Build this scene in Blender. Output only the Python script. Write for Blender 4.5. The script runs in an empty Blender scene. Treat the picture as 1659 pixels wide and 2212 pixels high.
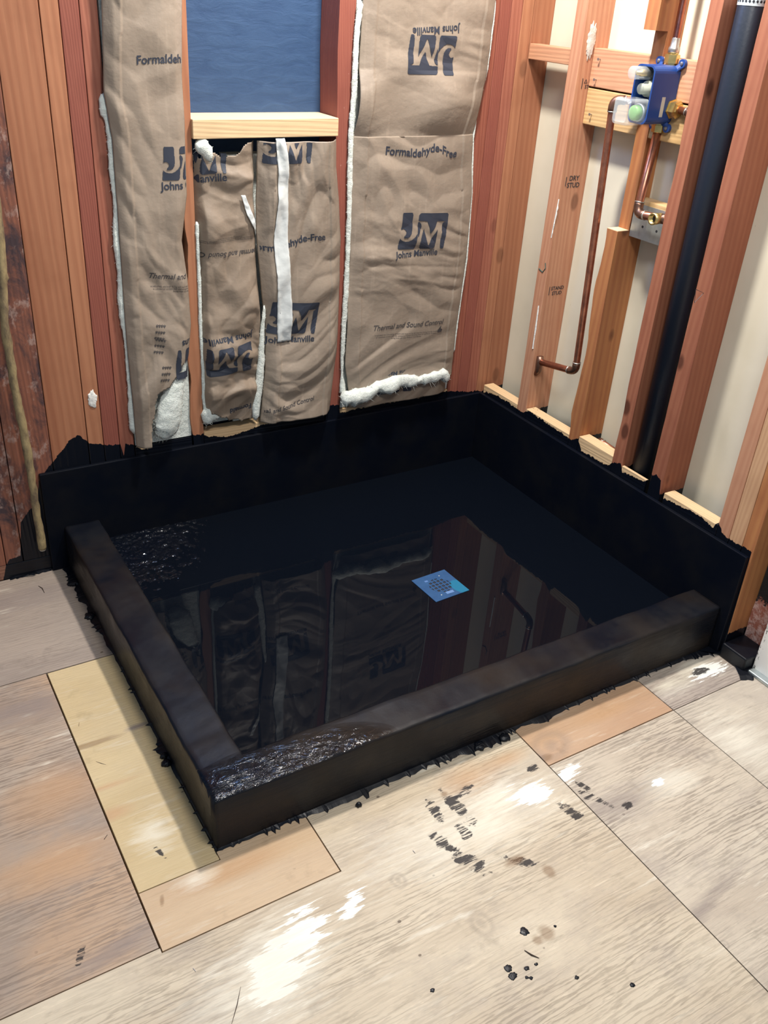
import bpy, bmesh, math, random
from mathutils import Vector, Matrix, noise
random.seed(7)
D = bpy.data
SC = bpy.context.scene
COL = SC.collection

# ------------------------------------------------------------ camera
W, H, FPX = 1659, 2212, 1960.02
CAM = Vector((-1.78234, -2.20678, 1.45919))
YAW, PITCH, ROLL = 0.57705, -0.5277, 0.07298
_f = Vector((math.sin(YAW)*math.cos(PITCH), math.cos(YAW)*math.cos(PITCH), math.sin(PITCH)))
_r = _f.cross(Vector((0, 0, 1))).normalized()
_u = _r.cross(_f)
RX = _r*math.cos(ROLL) + _u*math.sin(ROLL)
UY = -_r*math.sin(ROLL) + _u*math.cos(ROLL)
cd = D.cameras.new('camera'); cam = D.objects.new('camera', cd); COL.objects.link(cam)
cd.sensor_fit = 'HORIZONTAL'; cd.sensor_width = 36.0; cd.lens = FPX/W*36.0
cd.clip_start = 0.05; cd.clip_end = 50
M = Matrix((RX, UY, -_f)).transposed().to_4x4(); M.translation = CAM
cam.matrix_world = M
SC.camera = cam
def px(x, y, ax, v):
    """point of the photograph taken back to the plane axis ax = v of the room"""
    d = RX*((x-W/2)/FPX) - UY*((y-H/2)/FPX) + _f
    return CAM + d*((v-CAM[ax])/d[ax])

# ------------------------------------------------------------ light and exposure
SC.view_settings.view_transform = 'Standard'
SC.view_settings.look = 'None'
SC.view_settings.gamma = 1
SC.view_settings.use_curve_mapping = False
SC.view_settings.exposure = 0.0
wd = D.worlds.new('world'); SC.world = wd; wd.use_nodes = True
wd.node_tree.nodes['Background'].inputs[0].default_value = (0.66, 0.82, 1.0, 1)
wd.node_tree.nodes['Background'].inputs[1].default_value = 0.33
def area(name, loc, target, size, power, color, size_y=None):
    l = D.lights.new(name, 'AREA'); l.energy = power; l.color = color
    l.shape = 'RECTANGLE' if size_y else 'DISK'; l.size = size
    if size_y: l.size_y = size_y
    o = D.objects.new(name, l); COL.objects.link(o); o.location = loc
    o.rotation_euler = (Vector(target)-Vector(loc)).to_track_quat('-Z', 'Y').to_euler()
    return o
area('ceiling_lamp', (-0.55, -0.50, 2.35), (-0.55, -0.50, 0), 0.14, 46, (1.0, 0.94, 0.86))
area('room_lamp', (-1.05, -1.75, 2.45), (-0.95, -1.2, 0), 0.45, 26, (1.0, 0.96, 0.90))
area('window_daylight', (-0.765, 0.085, 1.95), (-0.765, -1.0, 1.5), 0.36, 20, (0.32, 0.52, 1.0), 0.7)

# ------------------------------------------------------------ helpers
def link(o, parent=None):
    COL.objects.link(o)
    if parent: o.parent = parent
    return o
def tag(o, label=None, cat=None, group=None, kind=None):
    if label: o['label'] = label
    if cat: o['category'] = cat
    if group: o['group'] = group
    if kind: o['kind'] = kind
    return o
def empty(name, loc, label, cat, group=None):
    o = D.objects.new(name, None); o.empty_display_size = .02; link(o); o.location = loc
    return tag(o, label, cat, group)
def obj(name, bm, mat, parent=None, smooth=False, bevel=0):
    me = D.meshes.new(name); bm.normal_update(); bm.to_mesh(me); bm.free()
    if mat: me.materials.append(mat)
    o = D.objects.new(name, me); link(o)
    if parent:
        o.parent = parent; o.matrix_parent_inverse = Matrix.Translation(-Vector(parent.location))
    if smooth:
        for p in me.polygons: p.use_smooth = True
    if bevel:
        b = o.modifiers.new('bevel', 'BEVEL'); b.width = bevel; b.segments = 2; b.limit_method = 'ANGLE'
    return o
def box(bm, a, b):
    a = Vector(a); b = Vector(b)
    lo = Vector([min(a[i], b[i]) for i in range(3)]); hi = Vector([max(a[i], b[i]) for i in range(3)])
    v = [bm.verts.new((x, y, z)) for x in (lo.x, hi.x) for y in (lo.y, hi.y) for z in (lo.z, hi.z)]
    for f in ((0,1,3,2), (4,6,7,5), (0,4,5,1), (2,3,7,6), (0,2,6,4), (1,5,7,3)):
        bm.faces.new([v[i] for i in f])
    return v
def B(a, b):
    bm = bmesh.new(); box(bm, a, b); return bm
def tube_bm(pts, rad, n=14, cap=True, bm=None, squash=None):
    bm = bm or bmesh.new(); pts = [Vector(p) for p in pts]
    if not hasattr(rad, '__len__'): rad = [rad]*len(pts)
    rings = []; ref = None
    for i, p in enumerate(pts):
        t = (pts[min(i+1, len(pts)-1)] - pts[max(i-1, 0)]).normalized()
        if ref is None:
            ref = Vector((1, 0, 0)) if abs(t.x) < .8 else Vector((0, 1, 0))
        ref = (ref - t*ref.dot(t)).normalized(); s = t.cross(ref)
        rings.append([bm.verts.new(p + (ref*math.cos(a)*(squash or 1) + s*math.sin(a))*rad[i]) for a in [2*math.pi*k/n for k in range(n)]])
    for a, b in zip(rings, rings[1:]):
        for k in range(n): bm.faces.new((a[k], a[(k+1) % n], b[(k+1) % n], b[k]))
    if cap: bm.faces.new(rings[0][::-1]); bm.faces.new(rings[-1])
    bmesh.ops.recalc_face_normals(bm, faces=bm.faces)
    return bm
def bend(a, c, b, r, n=7):
    """rounded corner at c between a and b"""
    a, c, b = Vector(a), Vector(c), Vector(b)
    p = c + (a-c).normalized()*r; q = c + (b-c).normalized()*r
    return [p*(1-t)**2 + c*2*t*(1-t) + q*t*t for t in [i/n for i in range(n+1)]]
def lathe(axis_o, axis_d, prof, n=20, bm=None):
    """prof: list of (distance along axis, radius)"""
    bm = bm or bmesh.new(); o = Vector(axis_o); d = Vector(axis_d).normalized()
    r = d.orthogonal().normalized(); s = d.cross(r); rings = []
    for t, R in prof:
        rings.append([bm.verts.new(o + d*t + (r*math.cos(a)+s*math.sin(a))*R) for a in [2*math.pi*(k+.5)/n for k in range(n)]])
    for a, b in zip(rings, rings[1:]):
        for k in range(n): bm.faces.new((a[k], a[(k+1) % n], b[(k+1) % n], b[k]))
    bm.faces.new(rings[0][::-1]); bm.faces.new(rings[-1])
    bmesh.ops.recalc_face_normals(bm, faces=bm.faces)
    return bm
def fbm(x, y, z, o=3):
    s = 0; a = 1
    for i in range(o):
        s += a*noise.noise(Vector((x, y, z))*(2**i)); a *= .5
    return s

# ------------------------------------------------------------ materials
class NT:
    def __init__(s, name):
        s.m = D.materials.new(name); s.m.use_nodes = True; s.t = s.m.node_tree
        s.b = s.t.nodes['Principled BSDF']; s.pos = None
    def n(s, typ, **kw):
        o = s.t.nodes.new(typ)
        for k, v in kw.items():
            if k[0] == 'i' and k[1:].isdigit():
                s.put(o.inputs[int(k[1:])], v)
            elif k.startswith('in_'): s.put(o.inputs[k[3:].replace('_', ' ')], v)
            else: setattr(o, k, v)
        return o
    def put(s, sock, v):
        if hasattr(v, 'is_output') or isinstance(v, bpy.types.NodeSocket): s.t.links.new(v, sock)
        else: sock.default_value = v
    def math(s, op, a, b=0.0, c=0.0, clamp=False):
        o = s.n('ShaderNodeMath', operation=op, i0=a, i1=b, i2=c); o.use_clamp = clamp; return o.outputs[0]
    def P(s):
        if not s.pos: s.pos = s.n('ShaderNodeNewGeometry').outputs['Position']
        return s.pos
    def xyz(s):
        o = s.n('ShaderNodeSeparateXYZ', i0=s.P()); return o.outputs
    def map(s, scale=(1,1,1), loc=(0,0,0), rot=(0,0,0)):
        return s.n('ShaderNodeMapping', i0=s.P(), i1=loc, i2=rot, i3=scale).outputs[0]
    def noise(s, vec, scale=5, detail=4, rough=.55, dist=0):
        return s.n('ShaderNodeTexNoise', in_Vector=vec, in_Scale=scale, in_Detail=detail, in_Roughness=rough, in_Distortion=dist).outputs[0]
    def ramp(s, fac, lo, hi, a=0.0, b=1.0):
        return s.n('ShaderNodeMapRange', i0=fac, i1=lo, i2=hi, i3=a, i4=b).outputs[0]
    def mix(s, fac, a, b, mode='MIX'):
        o = s.n('ShaderNodeMix', data_type='RGBA', blend_type=mode)
        s.put(o.inputs[0], fac); s.put(o.inputs[6], a if not isinstance(a, tuple) else (*a, 1)[:4]); s.put(o.inputs[7], b if not isinstance(b, tuple) else (*b, 1)[:4])
        return o.outputs[2]
    def bump(s, h, strength=.3, dist=.002, prev=None):
        o = s.n('ShaderNodeBump', in_Strength=strength, in_Distance=dist, in_Height=h)
        if prev: s.put(o.inputs['Normal'], prev)
        return o.outputs[0]
    def out(s, color=None, rough=None, normal=None, spec=None, metal=None):
        for k, v in (('Base Color', color), ('Roughness', rough), ('Normal', normal), ('Specular IOR Level', spec), ('Metallic', metal)):
            if v is not None: s.put(s.b.inputs[k], (*v, 1)[:4] if isinstance(v, tuple) and k == 'Base Color' else v)
        return s.m
    def ell(s, cx, cy, rx, ry, ang=0.0, soft=.25, nz=None, amt=0.5):
        """mask of a patch on the floor: an ellipse with its edge broken up by a noise"""
        v = s.n('ShaderNodeMapping', vector_type='TEXTURE', i0=s.P(), i1=(cx, cy, 0), i2=(0, 0, ang), i3=(rx, ry, 1e3)).outputs[0]
        d = s.n('ShaderNodeVectorMath', operation='LENGTH', i0=v).outputs['Value']
        d = s.math('SUBTRACT', 1.0, d)
        if nz is not None: d = s.math('MULTIPLY_ADD', s.math('SUBTRACT', nz, .5), amt*4, d)
        return s.ramp(d, 0, soft)

BLACK = (0.0034, 0.0050, 0.0100)
BACK_PROF = [(-1.60,.0),(-1.545,.0),(-1.53,.058),(-1.489,.065),(-1.484,.16),(-1.45,.20),(-1.43,.22),(-1.418,.285),(-1.397,.305),(-1.364,.339),(-1.33,.379),(-1.303,.388),(-1.278,.359),(-1.242,.346),(-1.197,.340),(-1.192,.300),(-1.186,.338),(-1.162,.333),(-1.144,.315),(-1.125,.309),(-1.11,.327),(-1.044,.331),(-.963,.330),(-.95,.313),(-.894,.302),(-.822,.316),(-.734,.324),(-.596,.326),(-.584,.350),(-.531,.345),(-.527,.314),(-.367,.320),(-.245,.317),(-.138,.322),(-.062,.310),(.016,.30),(.11,.31)]
RIGHT_PROF = [(0,.305),(-.046,.313),(-.139,.318),(-.19,.312),(-.211,.316),(-.229,.33),(-.318,.327),(-.421,.32),(-.44,.318),(-.466,.34),(-.489,.305),(-.603,.313),(-.615,.33),(-.645,.34),(-.655,.317),(-.744,.33),(-.750,.352),(-.775,.365),(-.792,.355),(-.7995,.312),(-.825,.315),(-.918,.326),(-.984,.316),(-.992,.345),(-1.013,.318),(-1.044,.312),(-1.072,.318),(-1.1100,.312),(-1.1114,.06),(-1.3,.01)]
def black_mask(s, which):
    X = s.xyz(); prof = BACK_PROF if which == 'back' else RIGHT_PROF
    c = X[0] if which == 'back' else X[1]
    lo = min(p[0] for p in prof); hi = max(p[0] for p in prof)
    fc = s.n('ShaderNodeFloatCurve'); cm = fc.mapping; cv = cm.curves[0]
    pts = sorted(((p[0]-lo)/(hi-lo), p[1]*2) for p in prof)
    while len(cv.points) < len(pts): cv.points.new(.5, .5)
    for q, (a, b) in zip(cv.points, pts): q.location = (a, b); q.handle_type = 'VECTOR'
    cm.update()
    s.put(fc.inputs[0], 1.0); s.put(fc.inputs[1], s.ramp(c, lo, hi))
    h = s.math('MULTIPLY', fc.outputs[0], .5)
    nz = s.noise(s.map((1, 1, .35)), 90, 4, .75)
    nz2 = s.noise(s.P(), 22, 2, .6)
    h = s.math('ADD', h, s.math('MULTIPLY_ADD', nz, .020, -.010))
    h = s.math('ADD', h, s.math('MULTIPLY_ADD', nz2, .016, -.008))
    return s.math('LESS_THAN', X[2], h)

def wood(name, light, dark, axis='Z', black=None, grime=0.0, rough=.62, seed=0.0, knots=.0, ring=60, streak=.5):
    s = NT(name); st = .045
    sc = {'Z': (1, 1, st), 'X': (st, 1, 1), 'Y': (1, st, 1)}[axis]
    v = s.map(sc, loc=(seed, seed*1.7, seed*.6))
    big = s.noise(v, 9, 2, .5, .4)
    fine = s.noise(v, 170, 3, .6, .3)
    bands = s.n('ShaderNodeTexWave', in_Vector=v, in_Scale=ring, in_Distortion=4.5, in_Detail=2.0, wave_type='BANDS', bands_direction='DIAGONAL').outputs[1]
    f = s.math('ADD', s.math('MULTIPLY', big, .9), s.math('MULTIPLY', bands, .28*streak/.5))
    f = s.math('MULTIPLY_ADD', fine, .35, f)
    f = s.ramp(f, .55, 1.15)
    col = s.mix(f, light, dark)
    rnd = s.n('ShaderNodeObjectInfo').outputs['Random']
    col = s.mix(s.math('MULTIPLY', rnd, .35), col, tuple(c*.72 for c in dark))
    blot = s.noise(s.P(), 7, 3, .6)
    col = s.mix(s.ramp(blot, .5, .8, 0, .45), col, tuple(c*.8 for c in dark))
    # scuffs of pale plaster dust
    sp = s.noise(s.P(), 26, 5, .8)
    col = s.mix(s.ramp(sp, .70, .78, 0, .55), col, (.68, .52, .42))
    if knots:
        kn = s.n('ShaderNodeTexVoronoi', in_Vector=s.map((1, 1, .55) if axis == 'Z' else (1, 1, 1), loc=(seed+3.1, 0, .3)), in_Scale=9.0).outputs[0]
        kc = s.ramp(kn, .10, .15, knots, 0)
        col = s.mix(kc, col, tuple(c*.35 for c in dark))
    if grime:
        g = s.noise(s.map((1, 1, .5)), 16, 6, .72, .5)
        g2 = s.noise(s.map((1, 1, .6), loc=(5, 2, 1)), 28, 5, .7)
        col = s.mix(s.ramp(g, .45, .62, 0, grime), col, (.045, .032, .04))
        col = s.mix(s.ramp(g2, .56, .66, 0, grime*.75), col, (.42, .30, .26))
    r = rough
    nrm = s.bump(s.math('ADD', fine, bands), .25, .0012)
    if black:
        m = black_mask(s, black)
        col = s.mix(m, col, BLACK); r = s.ramp(m, 0, 1, rough, .30)
    return s.out(col, r, nrm, .35)

RED = ((.41, .155, .100), (.27, .080, .052))
ORG = ((.46, .205, .110), (.32, .120, .062))
PINK = ((.62, .33, .20), (.45, .19, .11))
PALE = ((.80, .58, .34), (.66, .43, .23))
M_red = wood('red_stud', *RED, black='back', seed=1, knots=.4, ring=55)
M_red2 = wood('red_stud_fine', (.34, .115, .078), (.24, .066, .048), black='back', seed=2.3, ring=110)
M_org = wood('orange_stud', *ORG, black='back', seed=4, knots=.5, ring=35)
M_old = wood('old_stud', (.30, .115, .07), (.15, .06, .045), black='back', seed=5, grime=.95)
M_pinkr = wood('pink_stud', *PINK, black='right', seed=6, knots=.7, ring=40)
M_paler = wood('pale_stud', (.68, .42, .24), (.50, .27, .15), black='right', seed=7, ring=60)
M_redr = wood('red_brown_stud', (.42, .170, .095), (.28, .090, .052), black='right', seed=8, knots=.9, ring=35)
M_orgr = wood('amber_stud', (.50, .22, .085), (.34, .115, .05), black='right', seed=9, knots=.8, ring=28)
M_block = wood('pale_block', *PALE, axis='X', black='back', seed=11, streak=.35)
M_blockr = wood('pale_block_side', *PALE, axis='Y', black='right', seed=12, streak=.35)
M_ledge = wood('pale_lumber', (.82, .62, .38), (.70, .48, .27), axis='X', seed=13, streak=.25)
M_pinky = wood('pink_lumber', (.62, .34, .20), (.50, .24, .14), axis='Y', seed=14)
M_yel = wood('yellow_lumber', (.68, .47, .23), (.52, .32, .14), axis='Y', seed=15)

def simple(name, col, rough=.5, metal=0, bump=None, spec=.5):
    s = NT(name); nrm = None
    if bump: nrm = s.bump(s.noise(s.P(), bump[0], 4), bump[1], bump[2])
    return s.out(col, rough, nrm, spec, metal)

def membrane(name, wet=False, ridge=None, brown=0.0, spec=.22, rid=False):
    """rolled-on black waterproof coating"""
    s = NT(name)
    n1 = s.noise(s.P(), 45, 5, .65); n2 = s.noise(s.map((1, 1, 1), loc=(3, 1, 2)), 9, 3, .6)
    h = n1
    r = s.ramp(n2, .35, .65, .30, .50)
    col = s.mix(s.ramp(n2, .4, .7), BLACK, (.0058, .0066, .0095))
    if brown: col = s.mix(s.ramp(s.noise(s.P(), 5, 3), .42, .62, 0, brown), col, (.016, .012, .010))
    nrm = s.bump(h, .25, .0015)
    if wet:
        g = s.noise(s.P(), 70, 3, .6, .8)
        v = s.n('ShaderNodeTexVoronoi', in_Vector=s.P(), in_Scale=90.0).outputs[0]
        mk = s.ell(*wet, soft=.5)
        if rid:
            g = s.noise(s.map((.55, 1, 1), rot=(0, 0, .3)), 48, 4, .62, .9)
            nrm = s.bump(s.math('MULTIPLY', g, mk), 1.0, .009, nrm)
        else: nrm = s.bump(s.math('MULTIPLY', s.math('ADD', g, v), mk), .6, .004, nrm)
        r = s.math('MULTIPLY_ADD', s.math('SUBTRACT', 1, s.ramp(mk, 0, .4)), r, s.ramp(mk, 0, .4, 0, .10))
    if ridge:
        rg = s.noise(s.map(ridge), 60, 4, .6)
        nrm = s.bump(rg, .8, .0025, nrm)
    if wet and len(wet) > 5: pass
    return s.out(col, r, nrm, s.ramp(mk, 0, .5, spec, .38 if rid else .42) if wet else spec)
M_liner = membrane('black_liner', spec=.12)
M_panfloor = membrane('black_pan_floor', spec=.08)
M_spatter = membrane('black_spatter', wet=(-1.20, -.10, 1.0, 1.0, 0))
M_curbtop = membrane('black_curb', wet=(-1.24, -1.08, .27, .10, 0), brown=.8, spec=.30, rid=True)
M_curbside = membrane('black_curb_face', ridge=(.08, .08, 1.0), brown=1.0)
M_blob = membrane('black_drip', spec=.35)

# drywall
s = NT('beige_wall_board'); n_ = s.noise(s.P(), 6, 4); n2_ = s.noise(s.map((1, 1, .3)), 60, 3, .7)
c_ = s.mix(s.ramp(n_, .3, .7), (.66, .62, .49), (.73, .69, .56)); c_ = s.mix(s.ramp(n2_, .74, .78, 0, .7), c_, (.25, .19, .13))
M_dry = s.out(c_, .8, s.bump(n_, .2, .002))
# felt
s = NT('blue_black_felt'); n_ = s.noise(s.map((1, 1, 3.2)), 14, 5, .6, .6); n2_ = s.noise(s.P(), 350, 2)
c_ = s.mix(s.ramp(n_, .3, .75), (.030, .066, .148), (.044, .090, .185))
M_felt = s.out(c_, .6, s.bump(n2_, .3, .0006, s.bump(n_, .35, .005)), .3)
# paper
def paper_mat(name, a, b):
    s = NT(name); n1 = s.noise(s.map((1, 1, .08)), 60, 3, .6); n2 = s.noise(s.P(), 6, 4, .6); n3 = s.noise(s.P(), 300, 2)
    c = s.mix(s.ramp(n2, .3, .7), a, b); c = s.mix(s.ramp(n1, .55, .75, 0, .35), c, tuple(min(1, q*1.35) for q in a))
    return s.out(c, .55, s.bump(n3, .15, .0004, s.bump(s.noise(s.P(), 38, 3, .6), .35, .004)), .4)
M_paper = paper_mat('kraft_paper', (.33, .27, .215), (.26, .21, .165))
M_paperb = paper_mat('kraft_paper_brown', (.30, .235, .18), (.23, .18, .135))
M_print = simple('navy_ink', (.032, .040, .062), .55)
M_printd = simple('grey_ink', (.060, .055, .058), .6)
s = NT('white_fibre'); n1 = s.noise(s.P(), 60, 6, .7)
M_fibre = s.out(s.mix(s.ramp(n1, .3, .7), (.82, .86, .82), (.66, .72, .68)), .95, s.bump(n1, .9, .006), .1)
s.b.inputs['Subsurface Weight'].default_value = .25; s.b.inputs['Subsurface Radius'].default_value = (.01, .01, .01)
M_tape = simple('white_tape', (.70, .74, .74), .5, 0, (25, .5, .004))
# metals, plastics
def metal(name, col, rough, dirt=None):
    s = NT(name); n1 = s.noise(s.P(), 40, 4, .6); c = s.mix(s.ramp(n1, .35, .7), col, dirt or tuple(q*.6 for q in col))
    return s.out(c, rough, None, .5, .9)
M_cop = metal('copper', (.62, .27, .17), .34, (.34, .14, .10))
M_copd = metal('tarnished_copper', (.30, .16, .11), .4, (.14, .09, .07))
M_solder = metal('solder', (.62, .60, .55), .4)
M_brass = metal('brass', (.80, .62, .26), .3, (.60, .44, .16))
M_galv = metal('galvanised', (.60, .66, .66), .5, (.46, .52, .53))
M_blue = simple('blue_plastic', (.012, .055, .24), .38, 0, (200, .2, .0005))
M_sticker = simple('grey_sticker', (.55, .52, .46), .6)
M_dark = simple('dark_recess', (.02, .022, .03), .5)
M_green = simple('green_plastic', (.30, .62, .25), .4)
M_greyp = simple('grey_cartridge', (.45, .48, .40), .4)
M_abs = simple('black_plastic_pipe', (.012, .018, .032), .42, 0, (120, .25, .001))
M_wht = simple('white_band', (.62, .72, .78), .5)
s = NT('clear_plastic'); s.b.inputs['Alpha'].default_value = .30
M_clear = s.out((.80, .86, .88), .12, None, .9)
s = NT('water'); s.b.inputs['IOR'].default_value = 1.33
M_water = s.out((.003, .0045, .008), .0, None, .40)
s = NT('drain_blue_film'); n1 = s.noise(s.P(), 60, 3)
cc = s.mix(s.ramp(n1, .3, .7), (.022, .075, .19), (.030, .095, .22)); cc = s.mix(s.ell(-.487, -.632, .028, .04, .4, .1), cc, (.012, .16, .28))
M_drain = s.out(cc, .4, None, .4)
M_nail = simple('nail_steel', (.35, .33, .33), .4, .8)
s = NT('dirty_tube'); n1 = s.noise(s.map((1, 1, .4)), 40, 5, .7)
c_ = s.mix(s.ramp(n1, .4, .65), (.34, .26, .13), (.12, .085, .055))
M_tube = s.out(c_, .7, s.bump(n1, .6, .004))
s = NT('white_casing_paint'); n1 = s.noise(s.map((1, 1, .3)), 50, 5, .75); n2 = s.noise(s.map((1, 1, .5), loc=(2, 2, 2)), 24, 4, .7)
c_ = s.mix(s.ramp(n1, .56, .60), (.86, .84, .79), (.05, .045, .045))
M_case = s.out(s.mix(s.ramp(n2, .60, .68, 0, .8), c_, (.45, .36, .28)), .5)
s = NT('pink_plaster'); n1 = s.noise(s.P(), 45, 5, .75); X = s.xyz()
c_ = s.mix(s.ramp(n1, .45, .6), (.36, .13, .09), (.62, .42, .38))
k_ = s.math('GREATER_THAN', s.math('MULTIPLY_ADD', n1, .12, X[2]), .215)
M_plast = s.out(s.mix(k_, c_, (.01, .01, .013)), .8, s.bump(n1, .8, .006))

# floor plywood
def ply(name, a, b, grain='X', masks=(), wash=.5, seed=0.0, warm=None):
    s = NT(name)
    st = (.05, 1, 1) if grain == 'X' else (1, .05, 1)
    v = s.map(st, loc=(seed, seed*2.1, 0))
    wob = s.noise(s.map((.35, 1, 1) if grain == 'X' else (1, .35, 1), loc=(seed, 1, 0)), 5, 3, .55, .8)
    rings = s.n('ShaderNodeTexWave', in_Vector=s.map((.10, 1, 1) if grain == 'X' else (1, .1, 1), loc=(seed, 0, 0)), in_Scale=34.0, in_Distortion=14.0, in_Detail=4.0, in_Detail_Scale=1.6, in_Detail_Roughness=.65, bands_direction='Y' if grain == 'X' else 'X').outputs[1]
    fine = s.noise(v, 150, 4, .65)
    big = s.noise(s.P(), 3.2, 4, .6)
    col = s.mix(s.ramp(wob, .35, .68), a, b)
    if warm: col = s.mix(s.ramp(big, .48, .62, 0, .75), col, warm)
    gm = s.ramp(s.noise(s.map((.4, 1, 1), loc=(seed, 2, 5)), 7, 3, .6), .38, .62)
    col = s.mix(s.math('MULTIPLY', gm, s.ramp(rings, .50, .97, 0, wash*.85)), col, tuple(q*.55 for q in b))
    col = s.mix(s.ramp(fine, .58, .76, 0, .6*wash+.15), col, tuple(q*.45 for q in b))
    st1 = s.noise(s.map((.16, 1, 1) if grain == 'X' else (1, .16, 1), loc=(seed+2, 5, 0)), 62, 5, .75)
    col = s.mix(s.ramp(st1, .56, .70, 0, .55*min(1, wash+.1)), col, tuple(q*.55 for q in b))
    st2 = s.noise(s.map((.10, 1, 1) if grain == 'X' else (1, .10, 1), loc=(seed+6, 1, 0)), 95, 5, .75)
    col = s.mix(s.ramp(st2, .57, .68, 0, .45*min(1, wash+.15)), col, tuple(min(1, q*1.35) for q in a))
    blo = s.noise(s.map((.7, 1, 1), loc=(seed, 9, 0)), 6.5, 5, .7)
    col = s.mix(s.ramp(blo, .50, .66, 0, .38*min(1, wash+.2)), col, (.34, .285, .25))
    spk = s.n('ShaderNodeTexVoronoi', in_Vector=s.map((.8, 1, 1), loc=(seed, 0, 0)), in_Scale=26.0).outputs[0]
    spn = s.noise(s.P(), 17, 2)
    col = s.mix(s.math('MULTIPLY', s.ramp(spk, .06, .09, 1, 0), s.ramp(spn, .58, .62, 0, .75)), col, (.10, .07, .05))
    pale = s.noise(s.map((.12, 1, 1), loc=(seed+4, 3, 0)), 42, 4, .7)
    area_ = s.noise(s.map((1, 1, 1), loc=(seed, 7, 0)), 4.2, 3, .6)
    col = s.mix(s.math('MULTIPLY', s.ramp(pale, .56, .66), s.ramp(area_, .48, .62, 0, .8*min(1, wash+.25))), col, (.80, .73, .60))
    stain = s.noise(s.P(), 13, 4, .65)
    col = s.mix(s.ramp(stain, .60, .72, 0, .35), col, tuple(q*.55 for q in b))
    sl = s.noise(s.map((.12, 1, 1), loc=(seed+1, 0, 0)), 70, 4, .72)
    sd = s.noise(s.map((.6, 1, 1), loc=(seed+9, 0, 0)), 45, 4, .72)
    for kind, cx, cy, rx, ry, ang, *rest in masks:
        if kind == 'white': m = s.ell(cx, cy, rx, ry, ang, .15, sl, 1.0); c = (.93, .92, .86)
        elif kind == 'pale': m = s.math('MULTIPLY', s.ell(cx, cy, rx, ry, ang, 1.0, sl, .6), .65); c = (.86, .80, .66)
        elif kind == 'black': m = s.math('MULTIPLY', s.math('MULTIPLY', s.ell(cx, cy, rx, ry, ang, .25, sd, .8), s.ramp(sl, .46, .51)), .95); c = (.035, .03, .03)
        elif kind == 'brown': m = s.math('MULTIPLY', s.ell(cx, cy, rx, ry, ang, .5, sl, .3), .55); c = (.22, .12, .055)
        elif kind == 'orange': m = s.math('MULTIPLY', s.ell(cx, cy, rx, ry, ang, .8, wob, .3), .65); c = (.55, .33, .18)
        elif kind == 'grey': m = s.math('MULTIPLY', s.ell(cx, cy, rx, ry, ang, .8, sl, .5), .6); c = (.26, .21, .19)
        elif kind == 'knot':
            m0 = s.ell(cx, cy, rx, ry, ang, 1.0, s.noise(s.P(), 40, 2), .08)
            m = s.math('MULTIPLY', s.math('ABSOLUTE', s.math('SINE', s.math('MULTIPLY', m0, 5.0))), s.math('MULTIPLY', s.ramp(m0, 0, .4), .30)); c = (.27, .22, .18)
        col = s.mix(m, col, c)
    hh = s.math('ADD', rings, fine)
    return s.out(col, .62, s.bump(hh, .35, .0012), .3)

def fm(kind, x, y, rx, ry, ang=0.0):
    p = px(x, y, 2, 0); return (kind, p.x, p.y, rx, ry, ang)

# ------------------------------------------------------------ the setting
HP, HC, WC = .2995, .132, .0935          # liner top, curb height, curb width
XL, YF, ZW = -1.3735, -1.079, .0619      # curb's outer left face, outer front face, water level
tag(obj('wall_back', B((-2.6, .104, 0), (.12, .125, 2.6)), M_felt), kind='structure', label='dark blue building paper closing the back of the stud wall')
tag(obj('wall_right', B((.104, -1.60, 0), (.12, .104, 2.6)), M_dry), kind='structure', label='beige wall board seen between the right-hand studs')
fl = obj('floor', B((-3.2, -3.4, -.06), (.3, .104, -.020)), simple('gap_shadow_board', (.05, .032, .02), .9))
tag(fl, kind='structure', label='old plywood subfloor with paint spots and scuffs')
A_ = ((.46, .37, .30), (.36, .285, .235))
m_tl = ply('plywood_grey', (.40, .325, .265), (.31, .25, .21), masks=[fm('grey', 60, 1290, .2, .07)], wash=.45, seed=1)
m_l = ply('plywood_left', (.45, .355, .275), (.35, .26, .20), warm=(.52, .345, .22), wash=.75, seed=2,
          masks=[fm('orange', 120, 1700, .13, .10), fm('orange', 140, 1860, .16, .06), fm('grey', 250, 2050, .10, .025, .2), fm('grey', 60, 1530, .16, .05), fm('black', 175, 2060, .030, .006, 1.05)])
m_c = ply('plywood_centre', (.66, .56, .42), (.56, .455, .33), wash=.8, seed=3.4, masks=[
    fm('orange', 1010, 1680, .10, .05), fm('orange', 1090, 1640, .08, .03),
    fm('pale', 1090, 1720, .10, .04), fm('pale', 1010, 1790, .3, .1), fm('white', 1150, 1715, .045, .030, -.4),
    fm('white', 650, 2025, .062, .040, .6), fm('white', 600, 2090, .070, .038, .6), fm('white', 760, 1950, .034, .016, .5), fm('pale', 610, 2060, .12, .08, .6), fm('pale', 560, 2140, .2, .1, .3),
    fm('knot', 860, 1902, .020, .024), fm('knot', 1040, 1995, .028, .034), fm('brown', 1180, 2015, .018, .018), fm('brown', 1160, 2030, .012, .012), fm('brown', 960, 1715, .012, .008),
    fm('black', 938, 1750, .012, .036, -.1), fm('black', 958, 1822, .014, .030, .35), fm('black', 990, 1745, .016, .050, .05), fm('black', 1004, 1800, .012, .03, 0), fm('black', 1015, 1860, .018, .040, .5),
    fm('black', 1120, 1860, .010, .035, .9), fm('black', 1150, 1660, .018, .008), fm('brown', 1185, 1882, .014, .02),
    fm('black', 1000, 1710, .024, .012), fm('black', 1235, 1755, .013, .030, .2), fm('brown', 1110, 1860, .03, .012)])
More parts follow.
